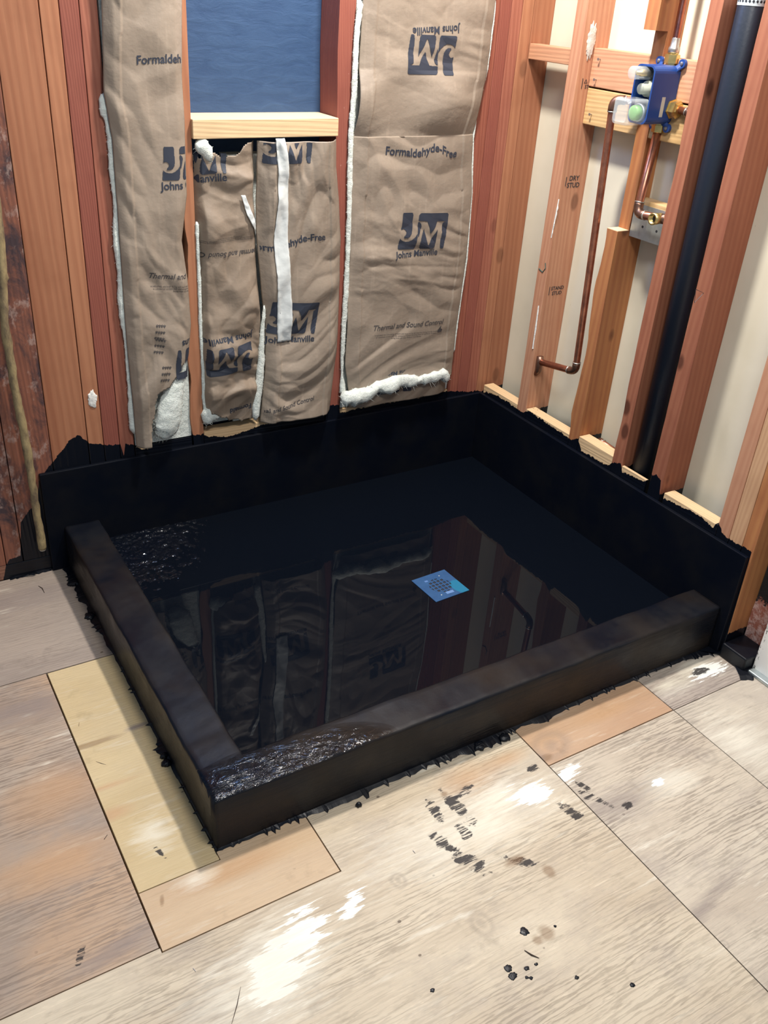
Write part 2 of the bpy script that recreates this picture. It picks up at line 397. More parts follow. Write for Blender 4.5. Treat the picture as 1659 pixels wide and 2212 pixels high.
m_r = ply('plywood_right', (.64, .55, .43), (.51, .42, .325), wash=1.0, seed=5.2, masks=[
    fm('knot', 1525, 1633, .034, .034), fm('knot', 1490, 1625, .014, .014), fm('pale', 1440, 1690, .10, .05), fm('white', 1225, 1670, .038, .016, .2),
    fm('grey', 1330, 1740, .16, .06), fm('grey', 1500, 1980, .18, .02, .2), fm('black', 1275, 1720, .010, .045, .5), fm('black', 1300, 1800, .014, .045, .35),
    fm('black', 1262, 1700, .008, .026, .5), fm('black', 1355, 1740, .012, .012), fm('brown', 1640, 2180, .02, .02), fm('knot', 1565, 2040, .012, .012), fm('knot', 1655, 1800, .02, .03),
    fm('white', 1420, 1690, .02, .008)])
m_fr = ply('plywood_far_right', (.62, .54, .43), (.50, .43, .35), wash=.6, seed=6.1, masks=[fm('pale', 1600, 1600, .1, .1)])
m_cr = ply('plywood_worn', (.52, .44, .36), (.40, .33, .28), wash=.9, seed=7.7, masks=[fm('pale', 1500, 1440, .10, .05), fm('pale', 1450, 1480, .08, .04), fm('white', 1530, 1450, .06, .02), fm('black', 1510, 1450, .030, .012)])
G = .0012
for nm, x0, x1, y0, y1, m in (
    ('plywood_sheet', -3.0, XL+.03, -.419, .012, m_tl), ('plywood_sheet', -3.0, -1.536, -1.222, -.419, m_l),
    ('main', -1.5372, -.654, -3.2, -1.232, m_c),
    ('plywood_sheet', -.654, -.266, -3.2, -1.208, m_r), ('plywood_sheet', -.266, .28, -3.2, -1.208, m_fr), ('plywood_sheet', -.266, .28, -1.208, YF+.03, m_cr)):
    bm = B((x0+G, y0+G, -.020), (x1-G, y1-G, 0))
    if nm == 'main':
        box(bm, (-1.186+G, y1-G, -.020), (x1-G, YF+.03, 0)); box(bm, (-3.0, y0+G, -.020), (x0+G, -1.222-G, 0)); nm = 'plywood_sheet'
    obj(nm, bm, m, fl)
# the three newer patches let into the old floor
m_p1 = ply('new_plywood_yellow', (.64, .50, .29), (.57, .43, .235), wash=.10, seed=8, masks=[fm('brown', 190, 1610, .09, .012), fm('orange', 230, 1700, .08, .012), fm('orange', 240, 1760, .05, .02), fm('pale', 330, 1800, .05, .06), fm('grey', 290, 1572, .030, .016), fm('grey', 300, 1570, .024, .012), fm('black', 345, 1842, .005, .020, .3)])
m_p2 = ply('new_plywood_tan', (.62, .46, .30), (.54, .375, .235), wash=.12, seed=9, masks=[fm('orange', 520, 1870, .15, .03), fm('brown', 345, 1905, .014, .008), fm('brown', 350, 1945, .014, .006, 1.2), fm('pale', 420, 1900, .05, .03)])
m_p3 = ply('new_plywood_orange', (.58, .39, .25), (.50, .31, .19), wash=.14, seed=10, masks=[fm('orange', 1300, 1540, .10, .03), fm('knot', 1190, 1610, .07, .05, .3), fm('brown', 1175, 1640, .03, .012), fm('grey', 1160, 1640, .02, .02)])
tag(obj('plywood_patch', B((-1.5335, -1.100, -.019), (XL-.0035, -.4215, .0006)), m_p1, bevel=.0008), 'long strip of new yellow plywood let into the floor beside the left curb', 'floor patch')
bm = B((-1.5335, -1.2305, -.019), (-1.1875, -1.102, .0)); box(bm, (XL-.002, -1.1021, -.019), (-1.1875, YF-.0005, .0))
tag(obj('plywood_patch', bm, m_p2), 'tan plywood strip let into the floor at the near corner of the pan', 'floor patch')
tag(obj('plywood_patch', B((-.6525, -1.2065, -.019), (-.2675, YF-.001, .0005)), m_p3, bevel=.0008), 'short orange plywood patch with a dark knot in front of the front curb', 'floor patch')

# ------------------------------------------------------------ studs
def board(name, a, b, mat, label, cat='stud', group=None, wane=0.0, cuts=0, bevel=.0015):
    """a length of lumber; wane gives one front edge the wavy bark edge of old studs"""
    a = Vector(a); b = Vector(b)
    if not wane:
        o = obj(name, B(a, b), mat, bevel=bevel); return tag(o, label, cat, group)
    return None
def stud_bm(x0, x1, y0, y1, z0, z1, jag=0.0, seed=0, side='x0', nz=60):
    """upright lumber whose edge (side) wanders in and out"""
    bm = bmesh.new(); rings = []
    for i in range(nz+1):
        z = z0 + (z1-z0)*i/nz; j = jag*(fbm(z*4, seed, 0, 3))
        a = x0 + (j if side == 'x0' else 0); b = x1 + (j if side == 'x1' else 0)
        rings.append([bm.verts.new(p) for p in ((a, y0, z), (b, y0, z), (b, y1, z), (a, y1, z))])
    for p, q in zip(rings, rings[1:]):
        for k in range(4): bm.faces.new((p[k], p[(k+1) % 4], q[(k+1) % 4], q[k]))
    bm.faces.new(rings[0][::-1]); bm.faces.new(rings[-1])
    bmesh.ops.recalc_face_normals(bm, faces=bm.faces)
    return bm
YS, YD, ZT = .012, .1035, 2.45
ZB = .0455
g1 = None
for x0, x1, m, lab, z0 in (
    (-1.72, -1.60, M_old, 'old stained stud at the far left edge', ZB), (-1.598, -1.533, M_old, 'narrow old stud left of the grimy hanging tube', ZB), (-1.531, -1.4885, M_old, 'blackened old stud with paint dabs left of the grimy tube', ZB),
    (-1.4865, -1.3795, M_old, 'mould-stained plank behind the grimy hanging tube', ZB),
    (-1.3780, -1.2845, M_org, 'wide orange-brown plank left of the stud cluster, smeared black at its foot', ZB),
    (-1.2825, -1.2435, M_org, 'first narrow stud right of the wide orange-brown plank', ZB), (-1.2420, -1.2015, M_red2, 'dark red fine-grained stud in the left cluster', ZB),
    (-1.2000, -1.1620, M_red, 'red stud next to the left insulation batt', ZB),
    (-.1250, -.0860, M_red, 'red stud against the right edge of the wide insulation batt', ZB), (-.0845, -.0475, M_red2, 'dark red fine-grained stud in the corner cluster', ZB),
    (-.0460, -.0090, M_red, 'red corner-cluster stud left of the last seam', ZB), (-.0075, .0300, M_org, 'orange-brown stud in the corner cluster beside the wall end', ZB),
    (.0315, .1035, M_org, 'last orange-brown stud in the corner touching the beige board', ZB)):
    tag(obj('wall_stud', B((x0, YS, z0), (x1, YD, ZT)), m, bevel=.0015), lab, 'stud', 'studs of the back wall')
tag(obj('wall_stud', stud_bm(-.994, -.9645, YS-.004, YD, .0, ZT, .020, 3, 'x0', 120), M_org, bevel=.001), 'wavy-edged orange stud between the left batt and the narrow middle batt', 'stud', 'studs of the back wall')
tag(obj('wall_stud', stud_bm(-.575, -.5290, YS-.004, YD, .0, ZT, .004, 5, 'x0'), M_red2, bevel=.001), 'straight red stud between the middle and right batts', 'stud', 'studs of the back wall')
tag(obj('sole_plate', B((-2.2, .0125, 0), (-1.376, YD, .045)), wood('sole_plate_wood', (.30, .14, .09), (.2, .09, .06), axis='X', black='back', seed=21, grime=.6), bevel=.002), 'black-painted sole plate on the floor left of the curb', 'plate')
# pan blocking between the back studs
for x0, x1, zt, lab in ((-1.160, -.998, .325, 'pale blocking board under the left batt'), (-.962, -.577, .331, 'pale blocking board under the middle batt'), (-.527, -.127, .327, 'pale blocking board under the wide right batt')):
    tag(obj('blocking_board', B((x0, YS, .0), (x1, YS+.038, zt)), M_block, bevel=.001), lab + ', brushed with black', 'blocking', 'blocking boards behind the liner')
# niche ledge
p0 = px(410, 292, 1, -.008); p1 = px(728, 258, 1, -.008)
ld = empty('framing_sill', (-.765, .03, 1.11), 'pale two-by-four sill across the blue opening', 'sill')
obj('board', B((-.966, -.006, 1.108), (-.5745, .104, 1.152)), M_ledge, ld, bevel=.002)
obj('end_grain', B((-.5743, -.004, 1.110), (-.5735, .010, 1.150)), M_org, ld)

# right wall studs
def rstud(y0, y1, m, lab, z0=.0, z1=ZT, x0=.012, x1=.1035, jag=0, seed=0):
    bm = bmesh.new(); nz = 70; rings = []
    for i in range(nz+1):
        z = z0+(z1-z0)*i/nz; j = jag*fbm(z*5, seed, 1, 3)
        rings.append([bm.verts.new(p) for p in ((x0, y0, z), (x0+abs(j)*.8, y1+j, z), (x1, y1+j, z), (x1, y0, z))])
    for p, q in zip(rings, rings[1:]):
        for k in range(4): bm.faces.new((p[k], p[(k+1) % 4], q[(k+1) % 4], q[k]))
    bm.faces.new(rings[0][::-1]); bm.faces.new(rings[-1]); bmesh.ops.recalc_face_normals(bm, faces=bm.faces)
    o = obj('wall_stud', bm, m, bevel=.0012); return tag(o, lab, 'stud', 'studs of the right wall')
st1 = rstud(-.222, -.180, M_pinkr, 'pinkish stamped stud behind the copper riser, with white caulk streaks', jag=.001)
# stud 2 is notched for the valve and the pipe
st2 = empty('wall_stud', (.06, -.448, 0), 'amber stud notched out behind the blue valve', 'stud', 'studs of the right wall')
def notched():
    bm = bmesh.new(); nz = 90; rings = []
    def ring(z, xf, j): return [bm.verts.new(p) for p in ((xf, -.468, z), (xf, -.428+j, z), (.1035, -.428, z), (.1035, -.468, z))]
    zz = [(0+.935*i/40, .012) for i in range(41)] + [(.9355, .052)] + [(.94+.46*i/20, .052) for i in range(21)] + [(1.4005, .012)] + [(1.405+1.04*i/20, .012) for i in range(21)]
    for z, xf in zz:
        j = .010*fbm(z*6, 2, 5, 3) if z < .93 else 0
        rings.append(ring(z, xf, j))
    for p, q in zip(rings, rings[1:]):
        for k in range(4): bm.faces.new((p[k], p[(k+1) % 4], q[(k+1) % 4], q[k]))
    bm.faces.new(rings[0][::-1]); bm.faces.new(rings[-1]); bmesh.ops.recalc_face_normals(bm, faces=bm.faces)
    return bm
obj('notched_timber', notched(), M_orgr, st2)
obj('notch_end_grain', B((.0125, -.4675, .9352), (.0515, -.4285, .9366)), M_ledge, st2)
rstud(-.650, -.612, M_redr, 'rough brown stud left of the black drain pipe', jag=.004, seed=4)
st4 = rstud(-.800, -.757, M_redr, 'brown stud right of the black drain pipe, pencilled with a triangle', jag=.002, seed=9)
rstud(-1.0355, -.997, M_pinkr, 'pink stud at the right end, left of the pale one')
rstud(-1.0760, -1.037, M_paler, 'pale straw-coloured stud between the pink and the amber end studs')
rstud(-1.1120, -1.0775, M_orgr, 'amber end stud at the near end of the right wall')
for y0, y1, x1, zt, m, lab in ((-.178, -.002, .05, .328, M_blockr, 'pale blocking board in the corner bay of the right wall'), (-.427, -.224, .05, .332, M_blockr, 'whitish blocking board between the pink stud and the notched stud'),
    (-.611, -.469, .052, .345, M_blockr, 'grey-smeared blocking board left of the rough brown stud'), (-.744, -.651, .0215, .334, M_blockr, 'short pale blocking piece in front of the black pipe'), (-.996, -.813, .05, .330, M_blockr, 'flaky pale blocking board right of the black pipe')):
    tag(obj('blocking_board', B((.012, y0, .0), (x1, y1, zt)), m, bevel=.001), lab, 'blocking', 'blocking boards behind the liner')
tag(obj('blocking_board', B((.030, -.1785, px(1158, 130, 0, .03).z), (.068, .010, px(1158, 95, 0, .03).z)), M_pinky, bevel=.002), 'short pinkish brace between the corner cluster and the pink stud', 'blocking')
zU1 = px(1300, 105, 0, .055).z; zU0 = px(1288, 190, 0, .055).z
zL0 = px(1272, 270, 0, .055).z
bU = tag(obj('blocking_board', B((.055, -.611, zU0+.001), (.093, -.223, zU1)), M_pinky, bevel=.002), 'upper pinkish cross brace behind the blue valve', 'blocking')
bL = tag(obj('blocking_board', B((.055, -.611, zL0), (.093, -.223, zU0-.003)), M_yel, bevel=.002), 'lower yellowish cross brace behind the blue valve', 'blocking')
# white caulk streaks, stamps and pencil marks are parts of their stud
def flat_poly(pts, th=.0006):
    bm = bmesh.new(); vs = [bm.verts.new(p) for p in pts]; f = bm.faces.new(vs)
    bmesh.ops.triangulate(bm, faces=[f]); return bm
M_caulk = simple('white_caulk', (.80, .80, .76), .7, 0, (60, .8, .004))
def streak(pts, x, w, parent, nm='caulk_streak', m=None):
    bm = bmesh.new(); c = [px(a, b, 0, x) for a, b in pts]; n = 14; L = []
    cc = []
    for i in range(len(c)-1):
        for k in range(n): cc.append(c[i].lerp(c[i+1], k/n))
    for i, p in enumerate(cc):
        ww = w*(.35+1.3*abs(fbm(p.z*60, p.y*9, 2)))*math.sin(math.pi*(i+.6)/(len(cc)+.2))**.5
        L.append((bm.verts.new(p+Vector((0, ww, 0))), bm.verts.new(p+Vector((-.003, 0, 0))), bm.verts.new(p+Vector((0, -ww, 0)))))
    for a, b in zip(L, L[1:]):
        bm.faces.new((a[0], a[1], b[1], b[0])); bm.faces.new((a[1], a[2], b[2], b[1]))
    return obj(nm, bm, m or M_caulk, parent, smooth=True)
streak([(1208, 430), (1190, 520)], .0115, .004, st1); streak([(1164, 660), (1150, 760)], .0115, .006, st1)


# text laid on a surface -----------------------------------------------------
def text_bm(s, width, bold=.0, shear=0.0, maxlen=.006, height=None):
    c = D.curves.new('t', 'FONT'); c.body = s; c.size = 1; c.offset = bold; c.shear = shear; c.resolution_u = 3
    c.align_x = 'CENTER'; c.align_y = 'CENTER'
    o = D.objects.new('t', c); COL.objects.link(o)
    dg = bpy.context.evaluated_depsgraph_get(); me = D.meshes.new_from_object(o.evaluated_get(dg))
    bm = bmesh.new(); bm.from_mesh(me); D.objects.remove(o); D.curves.remove(c); D.meshes.remove(me)
    xs = [v.co.x for v in bm.verts]; ys = [v.co.y for v in bm.verts]
    k = width/(max(xs)-min(xs)); mx = (max(xs)+min(xs))/2; my = (max(ys)+min(ys))/2
    ky = height/(max(ys)-min(ys)) if height else k
    for v in bm.verts: v.co = Vector(((v.co.x-mx)*k, (v.co.y-my)*ky, 0))
    for _ in range(4):
        e = [e for e in bm.edges if e.calc_length() > maxlen]
        if not e: break
        bmesh.ops.subdivide_edges(bm, edges=e, cuts=1); bmesh.ops.triangulate(bm, faces=bm.faces)
    return bm
def lay(bm, cx, cz, ang, yf, arc=None):
    """text plane to the back wall: u -> x, v -> z, y from the paper's own surface"""
    ca, sa = math.cos(ang), math.sin(ang)
    for v in bm.verts:
        u, w = v.co.x, v.co.y
        if arc: w += arc(u)
        x = cx+u*ca-w*sa; z = cz+u*sa+w*ca
        v.co = Vector((x, yf(x, z), z))
    return bm

# ------------------------------------------------------------ insulation batts
def crumple(x, z, seed, ax, az, amp):
    p = Vector((x*ax, seed*3.7, z*az)); w = noise.noise(p*2.0)*.5
    q = p + Vector((w, 0, w*.7))
    b = abs(noise.noise(q*8.0+Vector((5, 1, 2)))); c = abs(noise.noise(q*19+Vector((1, 8, 2))))
    v = noise.voronoi(q*7.5+noise.noise_vector(q*5)*.25)[0]; v2 = noise.voronoi(q*17+Vector((3, 3, 3)))[0]
    d = noise.noise(q*2.1+Vector((9, 9, 1))); g = max(0, noise.noise(p*3.1+Vector((4, 4, 4)))*1.3+.55)
    return amp*(1.3*b + .55*c*g + 1.35*v[0] + .60*v2[0]*g + .8*d + .6*abs(noise.noise(q*3.7)))
class Paper:
    def __init__(s, xl, xr, z0, z1, base=.008, bulge=.016, seed=1, ax=1, az=1, amp=.010, extra=None, nx=90, nz=200, flange=0, oneside=False):
        s.__dict__.update(locals()); s.s = None
    def y(s, x, z):
        l, r = s.xl(z), s.xr(z); t = min(1, max(0, (x-l)/(r-l)))
        e = min(t, 1-t); k = min(1, e*9)
        y = s.base - s.bulge*(1-(2*t-1)**4) - crumple(x, z, s.seed, s.ax, s.az, s.amp)*(.25+.75*k)
        if s.flange:                                  # the folded stapling flanges
            if (t if s.oneside else e)*(r-l) < s.flange: y -= .0035
        if s.extra: y += s.extra(x, z)
        return y
    def mesh(s):
        bm = bmesh.new(); R = []
        for j in range(s.nz+1):
            z = s.z0+(s.z1-s.z0)*j/s.nz; row = []; l, r = s.xl(z), s.xr(z)
            for i in range(s.nx+1):
                x = l+(r-l)*i/s.nx; row.append(bm.verts.new((x, s.y(x, z), z)))
            R.append(row)
        for a, b in zip(R, R[1:]):
            for i in range(s.nx): bm.faces.new((a[i], a[i+1], b[i+1], b[i]))
        return bm
    def front(s, x, z, off=.0011): return s.y(x, z)-off
def solidify(o, th):
    m = o.modifiers.new('thickness', 'SOLIDIFY'); m.thickness = th; m.offset = -1
def put_text(P, parent, txt, xa, ya, xb, yb, inv=False, bold=.012, shear=0.0, mat=None, arc=None, height=None, name='printed_text', clip=None):
    a = px(xa, ya, 1, -.005); b = px(xb, yb, 1, -.005)
    wd_ = (b-a).length; ang = math.atan2(b.z-a.z, b.x-a.x); c = (a+b)/2
    bm = text_bm(txt, wd_, bold, shear, .005, height)
    if inv: ang += math.pi
    lay(bm, c.x, c.z, ang, P.front, arc)
    if clip:
        dead = [v for v in bm.verts if not clip(v.co.x, v.co.z)]; bmesh.ops.delete(bm, geom=dead, context='VERTS')
    if not bm.faces: bm.free(); return
    obj(name, bm, mat or M_print, parent)
# the printed emblem: dark pieces that leave a pale J and M between them
EMB = [[(430,320),(450,292),(615,290),(632,310),(618,600),(600,680),(560,740),(510,775),(450,775),(445,745),(480,715),(498,660),(480,625),(450,605),(395,622),(415,470)],
 [(370,785),(395,815),(440,838),(520,842),(600,805),(670,740),(712,680),(718,700),(680,930),(655,975),(610,990),(350,1000),(335,980),(350,900)],
 [(732,455),(765,462),(795,500),(800,540),(735,740),(718,690),(728,560)],
 [(735,425),(742,340),(765,300),(800,280),(1320,245),(1338,270),(1330,420),(1310,600),(1270,800),(1240,930),(1205,942),(1175,925),(1180,800),(1210,620),(1218,450),(1285,402),(1110,415),(1070,520),(980,660),(965,640),(950,540),(905,430),(745,435)],
 [(850,580),(880,700),(920,870),(932,890),(950,870),(1010,740),(1110,575),(1100,700),(1080,880),(1060,930),(1030,950),(790,972),(765,950),(760,900),(790,750)]]
def _uv(X, Y):
    v = (1000-.071*(X-335)-Y)/690; return ((X-335)/690-.095*v, v)
EMB = [[_uv(*p) for p in q] for q in EMB]
def emblem(u, v):
    """u 0..1.4 to the right, v 0..1 upwards"""
    for P in EMB:
        c = False
        for (x0, y0), (x1, y1) in zip(P, P[1:]+P[:1]):
            if (y0 > v) != (y1 > v) and u < x0+(v-y0)*(x1-x0)/(y1-y0): c = not c
        if c: return True
    return False
def put_logo(P, parent, xa, ya, xb, yb, inv=False, clip=None, hh=None, mat=None):
    """xa,ya - xb,yb: the ends of the emblem's bottom line as it reads upright"""
    a = px(xa, ya, 1, -.005); b = px(xb, yb, 1, -.005); wd_ = (b-a).length; k = wd_/1.30
    ux = (b-a).normalized(); uz = Vector((-ux.z, 0, ux.x))
    if uz.z < 0 and not inv: uz = -uz
    bm = bmesh.new(); N = 130; cache = {}
    hk = hh/k if hh else .86
    def V(i, j):
        if (i, j) not in cache:
            p = a+ux*(i/N*1.4*k)+uz*(j/N*1.4*k*hk); cache[(i, j)] = bm.verts.new((p.x, P.front(p.x, p.z), p.z))
        return cache[(i, j)]
    for i in range(N):
        for j in range(int(N/1.4)+1):
            u, v = (i+.5)/N*1.4, (j+.5)/N*1.4
            if not emblem(u, v): continue
            p = a+ux*(u*k)+uz*(v*k*hk)
            if clip and not clip(p.x, p.z): continue
            bm.faces.new((V(i, j), V(i+1, j), V(i+1, j+1), V(i, j+1)))
    if bm.faces: obj('printed_emblem', bm, mat or M_print, parent)
    else: bm.free()
WARN = 'WARNING: this kraft facing will burn and must not be left exposed. Facing must be installed\nin substantial contact with the unexposed surface of ceiling floor or wall finish. Protect\nfacing from any open flame or heat source.'
def fluff(path, rad, seed=0, n=16, squash=.7, amp=.5, step=.008):
    pts = [Vector(p) for p in path]; P2 = []; R2 = []
    rr = rad if hasattr(rad, '__len__') else [rad]*len(pts)
    for i in range(len(pts)-1):
        m = max(2, int((pts[i+1]-pts[i]).length/step))
        for k in range(m): P2.append(pts[i].lerp(pts[i+1], k/m)); R2.append(rr[i]+(rr[i+1]-rr[i])*k/m)
    P2.append(pts[-1]); R2.append(rr[-1]*.5); R2[0] *= .5
    bm = tube_bm(P2, R2, n, True)
    k = sum(rr)/len(rr)
    for v in bm.verts:
        d = fbm(v.co.x*45, v.co.y*45+seed, v.co.z*45, 4); e = noise.noise_vector(v.co*70+Vector((seed, 0, 0)))
        v.co += e*k*amp*.5 + Vector((d*.35, 0, d))*k*amp
    yc = sum(p.y for p in P2)/len(P2)
    for v in bm.verts: v.co.y = yc+(v.co.y-yc)*squash
    rnd = random.Random(seed)
    for v in list(bm.verts):
        if rnd.random() < .5:
            d = Vector((rnd.uniform(-1, 1), rnd.uniform(-.8, .3), rnd.uniform(-1, 1)))*k*rnd.uniform(.35, 1.0)
            t = d.cross(Vector((0, 1, 0))).normalized()*.0004
            bm.faces.new([bm.verts.new(q) for q in (v.co-d*.3-t, v.co-d*.3+t, v.co+d)])
    return bm
def lin(pts, ax=1, v=0.0):
    """x of an edge of the paper as a function of height, from points of the photograph"""
    c = sorted([(p.z, p.x) for p in [px(a, b, ax, v) for a, b in pts]])
    def f(z):
        if z <= c[0][0]: return c[0][1]
        for (z0, x0), (z1, x1) in zip(c, c[1:]):
            if z <= z1: return x0+(x1-x0)*(z-z0)/(z1-z0)
        return c[-1][1]
    return f
ZI = 2.4
# --- left batt
bt = empty('insulation_batt', (-1.08, .05, .33), 'narrow kraft-faced insulation batt at the left, torn open at its foot', 'insulation')
l1 = lin([(217, 0), (222, 200), (240, 300), (252, 450), (262, 600), (272, 740), (283, 850), (290, 930)])
r1 = lin([(392, 0), (392, 160), (398, 260), (403, 420), (392, 520), (404, 600), (412, 700), (405, 790), (402, 930)])
P1 = Paper(lambda z: l1(z)+.012*0, r1, .335, ZI, base=.000, bulge=.010, seed=2, ax=1.0, az=.8, amp=.0085, flange=.036, nx=60, nz=520, oneside=True)
bm = P1.mesh()
tear = lin([(400, 775), (360, 830), (335, 845), (325, 900), (320, 965)])
dead = [v for v in bm.verts if v.co.z < px(400, 770, 1, 0).z+.004*fbm(v.co.x*60, 1, v.co.z*60) and v.co.x > tear(v.co.z)+.006*fbm(v.co.x*50, 3, v.co.z*50)]
bmesh.ops.delete(bm, geom=dead, context='VERTS')
o = obj('kraft_facing', bm, M_paper, bt, smooth=True); solidify(o, .001)
obj('fibreglass', B((-1.158, .014, .328), (-.999, .1, ZI)), M_fibre, bt)
obj('torn_fibreglass', fluff([px(393, 805, 1, -.004), px(374, 850, 1, -.010), px(366, 890, 1, -.014), px(360, 920, 1, -.014), px(345, 943, 1, -.008)], [.012, .028, .036, .036, .016], 3, 22, .6, .35), M_fibre, bt, True)
obj('fibre_edge', fluff([px(a, b, 1, .004) for a, b in ((222, 205), (226, 235), (232, 262), (240, 300), (243, 370), (251, 440), (252, 520), (262, 590), (262, 650), (274, 740), (280, 830), (288, 900), (292, 935))], [.010, .012, .006, .009, .008, .007, .009, .010, .010, .007, .006, .012, .014], 5, 10), M_fibre, bt, True)
cl = lambda x, z: x < r1(z)-.002
put_text(P1, bt, 'Formaldehyde-Free', 291, 128, 470, 137, arc=lambda u: .004*math.cos(u*25), clip=cl, bold=.02)
put_logo(P1, bt, 348, 388, 446, 386, clip=cl)
put_text(P1, bt, 'Johns Manville', 343, 403, 470, 398, clip=cl, bold=.02)
put_text(P1, bt, 'Thermal and Sound Control', 320, 593, 500, 597, clip=cl, shear=.25, bold=.01, mat=M_printd)
put_text(P1, bt, WARN, 322, 622, 500, 622, clip=cl, mat=M_printd, bold=0, name='small_print')
put_text(P1, bt, 'Johns Manville', 414+(-100), 742, 434, 733, inv=True, clip=lambda x, z: px(386, 740, 1, 0).x < x < r1(z)-.002, bold=.02)
put_logo(P1, bt, 476, 742, 380, 752, inv=True, clip=cl)
for k, (a, b) in enumerate(((341, 712), (340, 742), (352, 800))):
    put_text(P1, bt, '****\n****\n****', a-11, b, a+11, b+2, bold=.02, mat=M_printd, name='dot_stamp')

# --- wide right batt, in two lengths
bt3 = empty('insulation_batt', (-.32, .05, .33), 'wide kraft-faced insulation batt between the red stud and the corner', 'insulation')
l3 = lin([(783, 0), (774, 150), (762, 290), (758, 420), (752, 600), (748, 720), (744, 790), (752, 850)])
r3 = lin([(1070, 0), (1062, 60), (1052, 150), (1030, 240), (1020, 290), (1018, 420), (1005, 560), (985, 700), (978, 760), (975, 790)])
zs = px(900, 292, 1, -.005).z
def ex3(x, z):
    d = z-zs; y = 0
    if 0 < d < .16: y -= .026*math.sin(math.pi*d/.16)*(.6+.5*math.sin(x*19))
    if -.05 < d <= 0: y += .006*(1+d/.05)*0
    return y
P3 = Paper(l3, r3, .385, zs, base=.002, bulge=.012, seed=5, ax=.75, az=1.35, amp=.0065, flange=.040, nx=130, nz=230)
P3u = Paper(l3, r3, zs-.004, ZI, base=.004, bulge=.012, seed=7, ax=.75, az=1.1, amp=.0055, flange=.040, nx=110, nz=420, extra=ex3)
o = obj('kraft_facing', P3.mesh(), M_paper, bt3, smooth=True); solidify(o, .001)
o = obj('kraft_facing', P3u.mesh(), M_paper, bt3, smooth=True); solidify(o, .001)
obj('fibreglass', B((-.524, .016, .330), (-.129, .1, ZI)), M_fibre, bt3)
obj('fibre_edge', fluff([px(a, b, 1, .0) for a, b in ((779, 0), (772, 60), (768, 120), (765, 200), (758, 290), (756, 370), (755, 450), (752, 540), (748, 620), (743, 700), (740, 760), (738, 810), (740, 850))], [.008]*10+[.006, .004, .012], 8, 10), M_fibre, bt3, True)
obj('fibre_edge', fluff([px(a, b, 1, .0) for a, b in ((1070, 0), (1064, 60), (1052, 150), (1030, 240), (1022, 300), (1018, 430), (1008, 560), (990, 680), (980, 760))], .0035, 9, 8), M_fibre, bt3, True)
# folded-over foot of the paper and the white roll of fibre
lo = px(760, 865, 1, 0).z
P3b = Paper(lambda z: -.500, lambda z: -.145, .331, .402, base=.006, bulge=.010, seed=11, ax=1, az=1, amp=.010, nx=90, nz=24)
o = obj('folded_facing', P3b.mesh(), M_paperb, bt3, smooth=True); solidify(o, .001)
obj('fibre_roll', fluff([px(a, b, 1, -.026) for a, b in ((738, 862), (765, 858), (795, 850), (815, 835), (840, 836), (862, 822), (905, 822), (935, 815), (955, 808), (968, 820))], [.020, .024, .020, .017, .026, .018, .014, .016, .018, .014], 12, 16, .8, .4), M_fibre, bt3, True)
put_text(P3u, bt3, 'Johns Manville', 887, 65, 988, 59, inv=True, bold=.02)
put_logo(P3u, bt3, 981, 77, 884, 73, inv=True)
put_text(P3, bt3, 'Formaldehyde-Free', 829, 329, 982, 325, arc=lambda u: .006*math.sin(u*45+.3)-.004*math.cos(u*60), bold=.022)
put_logo(P3, bt3, 853, 536, 948, 533)
put_text(P3, bt3, 'Johns Manville', 847, 550, 938, 542, bold=.02)
put_text(P3, bt3, 'Thermal and Sound Control', 803, 706, 953, 691, shear=.25, bold=.012, mat=M_printd)
put_text(P3, bt3, WARN, 803, 727, 940, 716, mat=M_printd, bold=0, name='small_print')
bm = bmesh.new(); c = px(943, 707, 1, 0); v = [bm.verts.new((c.x+u*.01, P3.front(c.x+u*.01, c.z+w*.01), c.z+w*.01)) for u, w in ((-.8, -.9), (.7, -.9), (.9, -.1), (.3, .2), (.35, 1.2), (-.5, .3), (-.9, -.2))]
bm.faces.new(v); obj('flame_symbol', bm, M_printd, bt3)
put_text(P3b, bt3, 'Johns Manville', 812, 808, 885, 796, inv=True, bold=.02)
put_logo(P3b, bt3, 890, 808, 815, 818, inv=True, hh=.05)

# --- middle bay: two lengths of facing side by side
bt2 = empty('insulation_batt', (-.77, .05, .33), 'crumpled pieced-together insulation batt below the blue opening', 'insulation')
ztop = 1.104
lm = lin([(418, 320), (424, 430), (430, 560), (432, 690), (436, 800), (440, 905)])
rm = lin([(556, 320), (556, 430), (560, 560), (570, 690), (566, 800), (556, 905)])
P2 = Paper(lm, rm, .34, ztop-.006, base=.030, bulge=.022, seed=14, ax=1.25, az=1.0, amp=.015, nx=70, nz=240)
bm = P2.mesh()
tl = lambda x: px(430, 340, 1, 0).z+.03*fbm(x*14, 1, 2)
bmesh.ops.delete(bm, geom=[v for v in bm.verts if v.co.z > 1.07+.05*min(1, max(0, (v.co.x+.87)/.07))+.01*fbm(v.co.x*30, 0, 1)], context='VERTS')
zb_ = lambda x: .352+.045*max(0, 1-(x+.965)/.11)
bmesh.ops.delete(bm, geom=[v for v in bm.verts if v.co.z < zb_(v.co.x)+.008*fbm(v.co.x*40, 0, 4)], context='VERTS')
o = obj('kraft_facing', bm, M_paperb, bt2, smooth=True); solidify(o, .001)
lr_ = lin([(556, 330), (553, 430), (556, 520), (566, 640), (574, 700), (572, 800), (562, 905)])
rr_ = lin([(727, 300), (727, 360), (733, 430), (737, 520), (734, 640), (728, 760), (712, 885)])
P2r = Paper(lr_, rr_, .338, ztop-.003, base=.010, bulge=.018, seed=17, ax=1.1, az=.85, amp=.013, nx=100, nz=250, flange=.040)
bm = P2r.mesh()
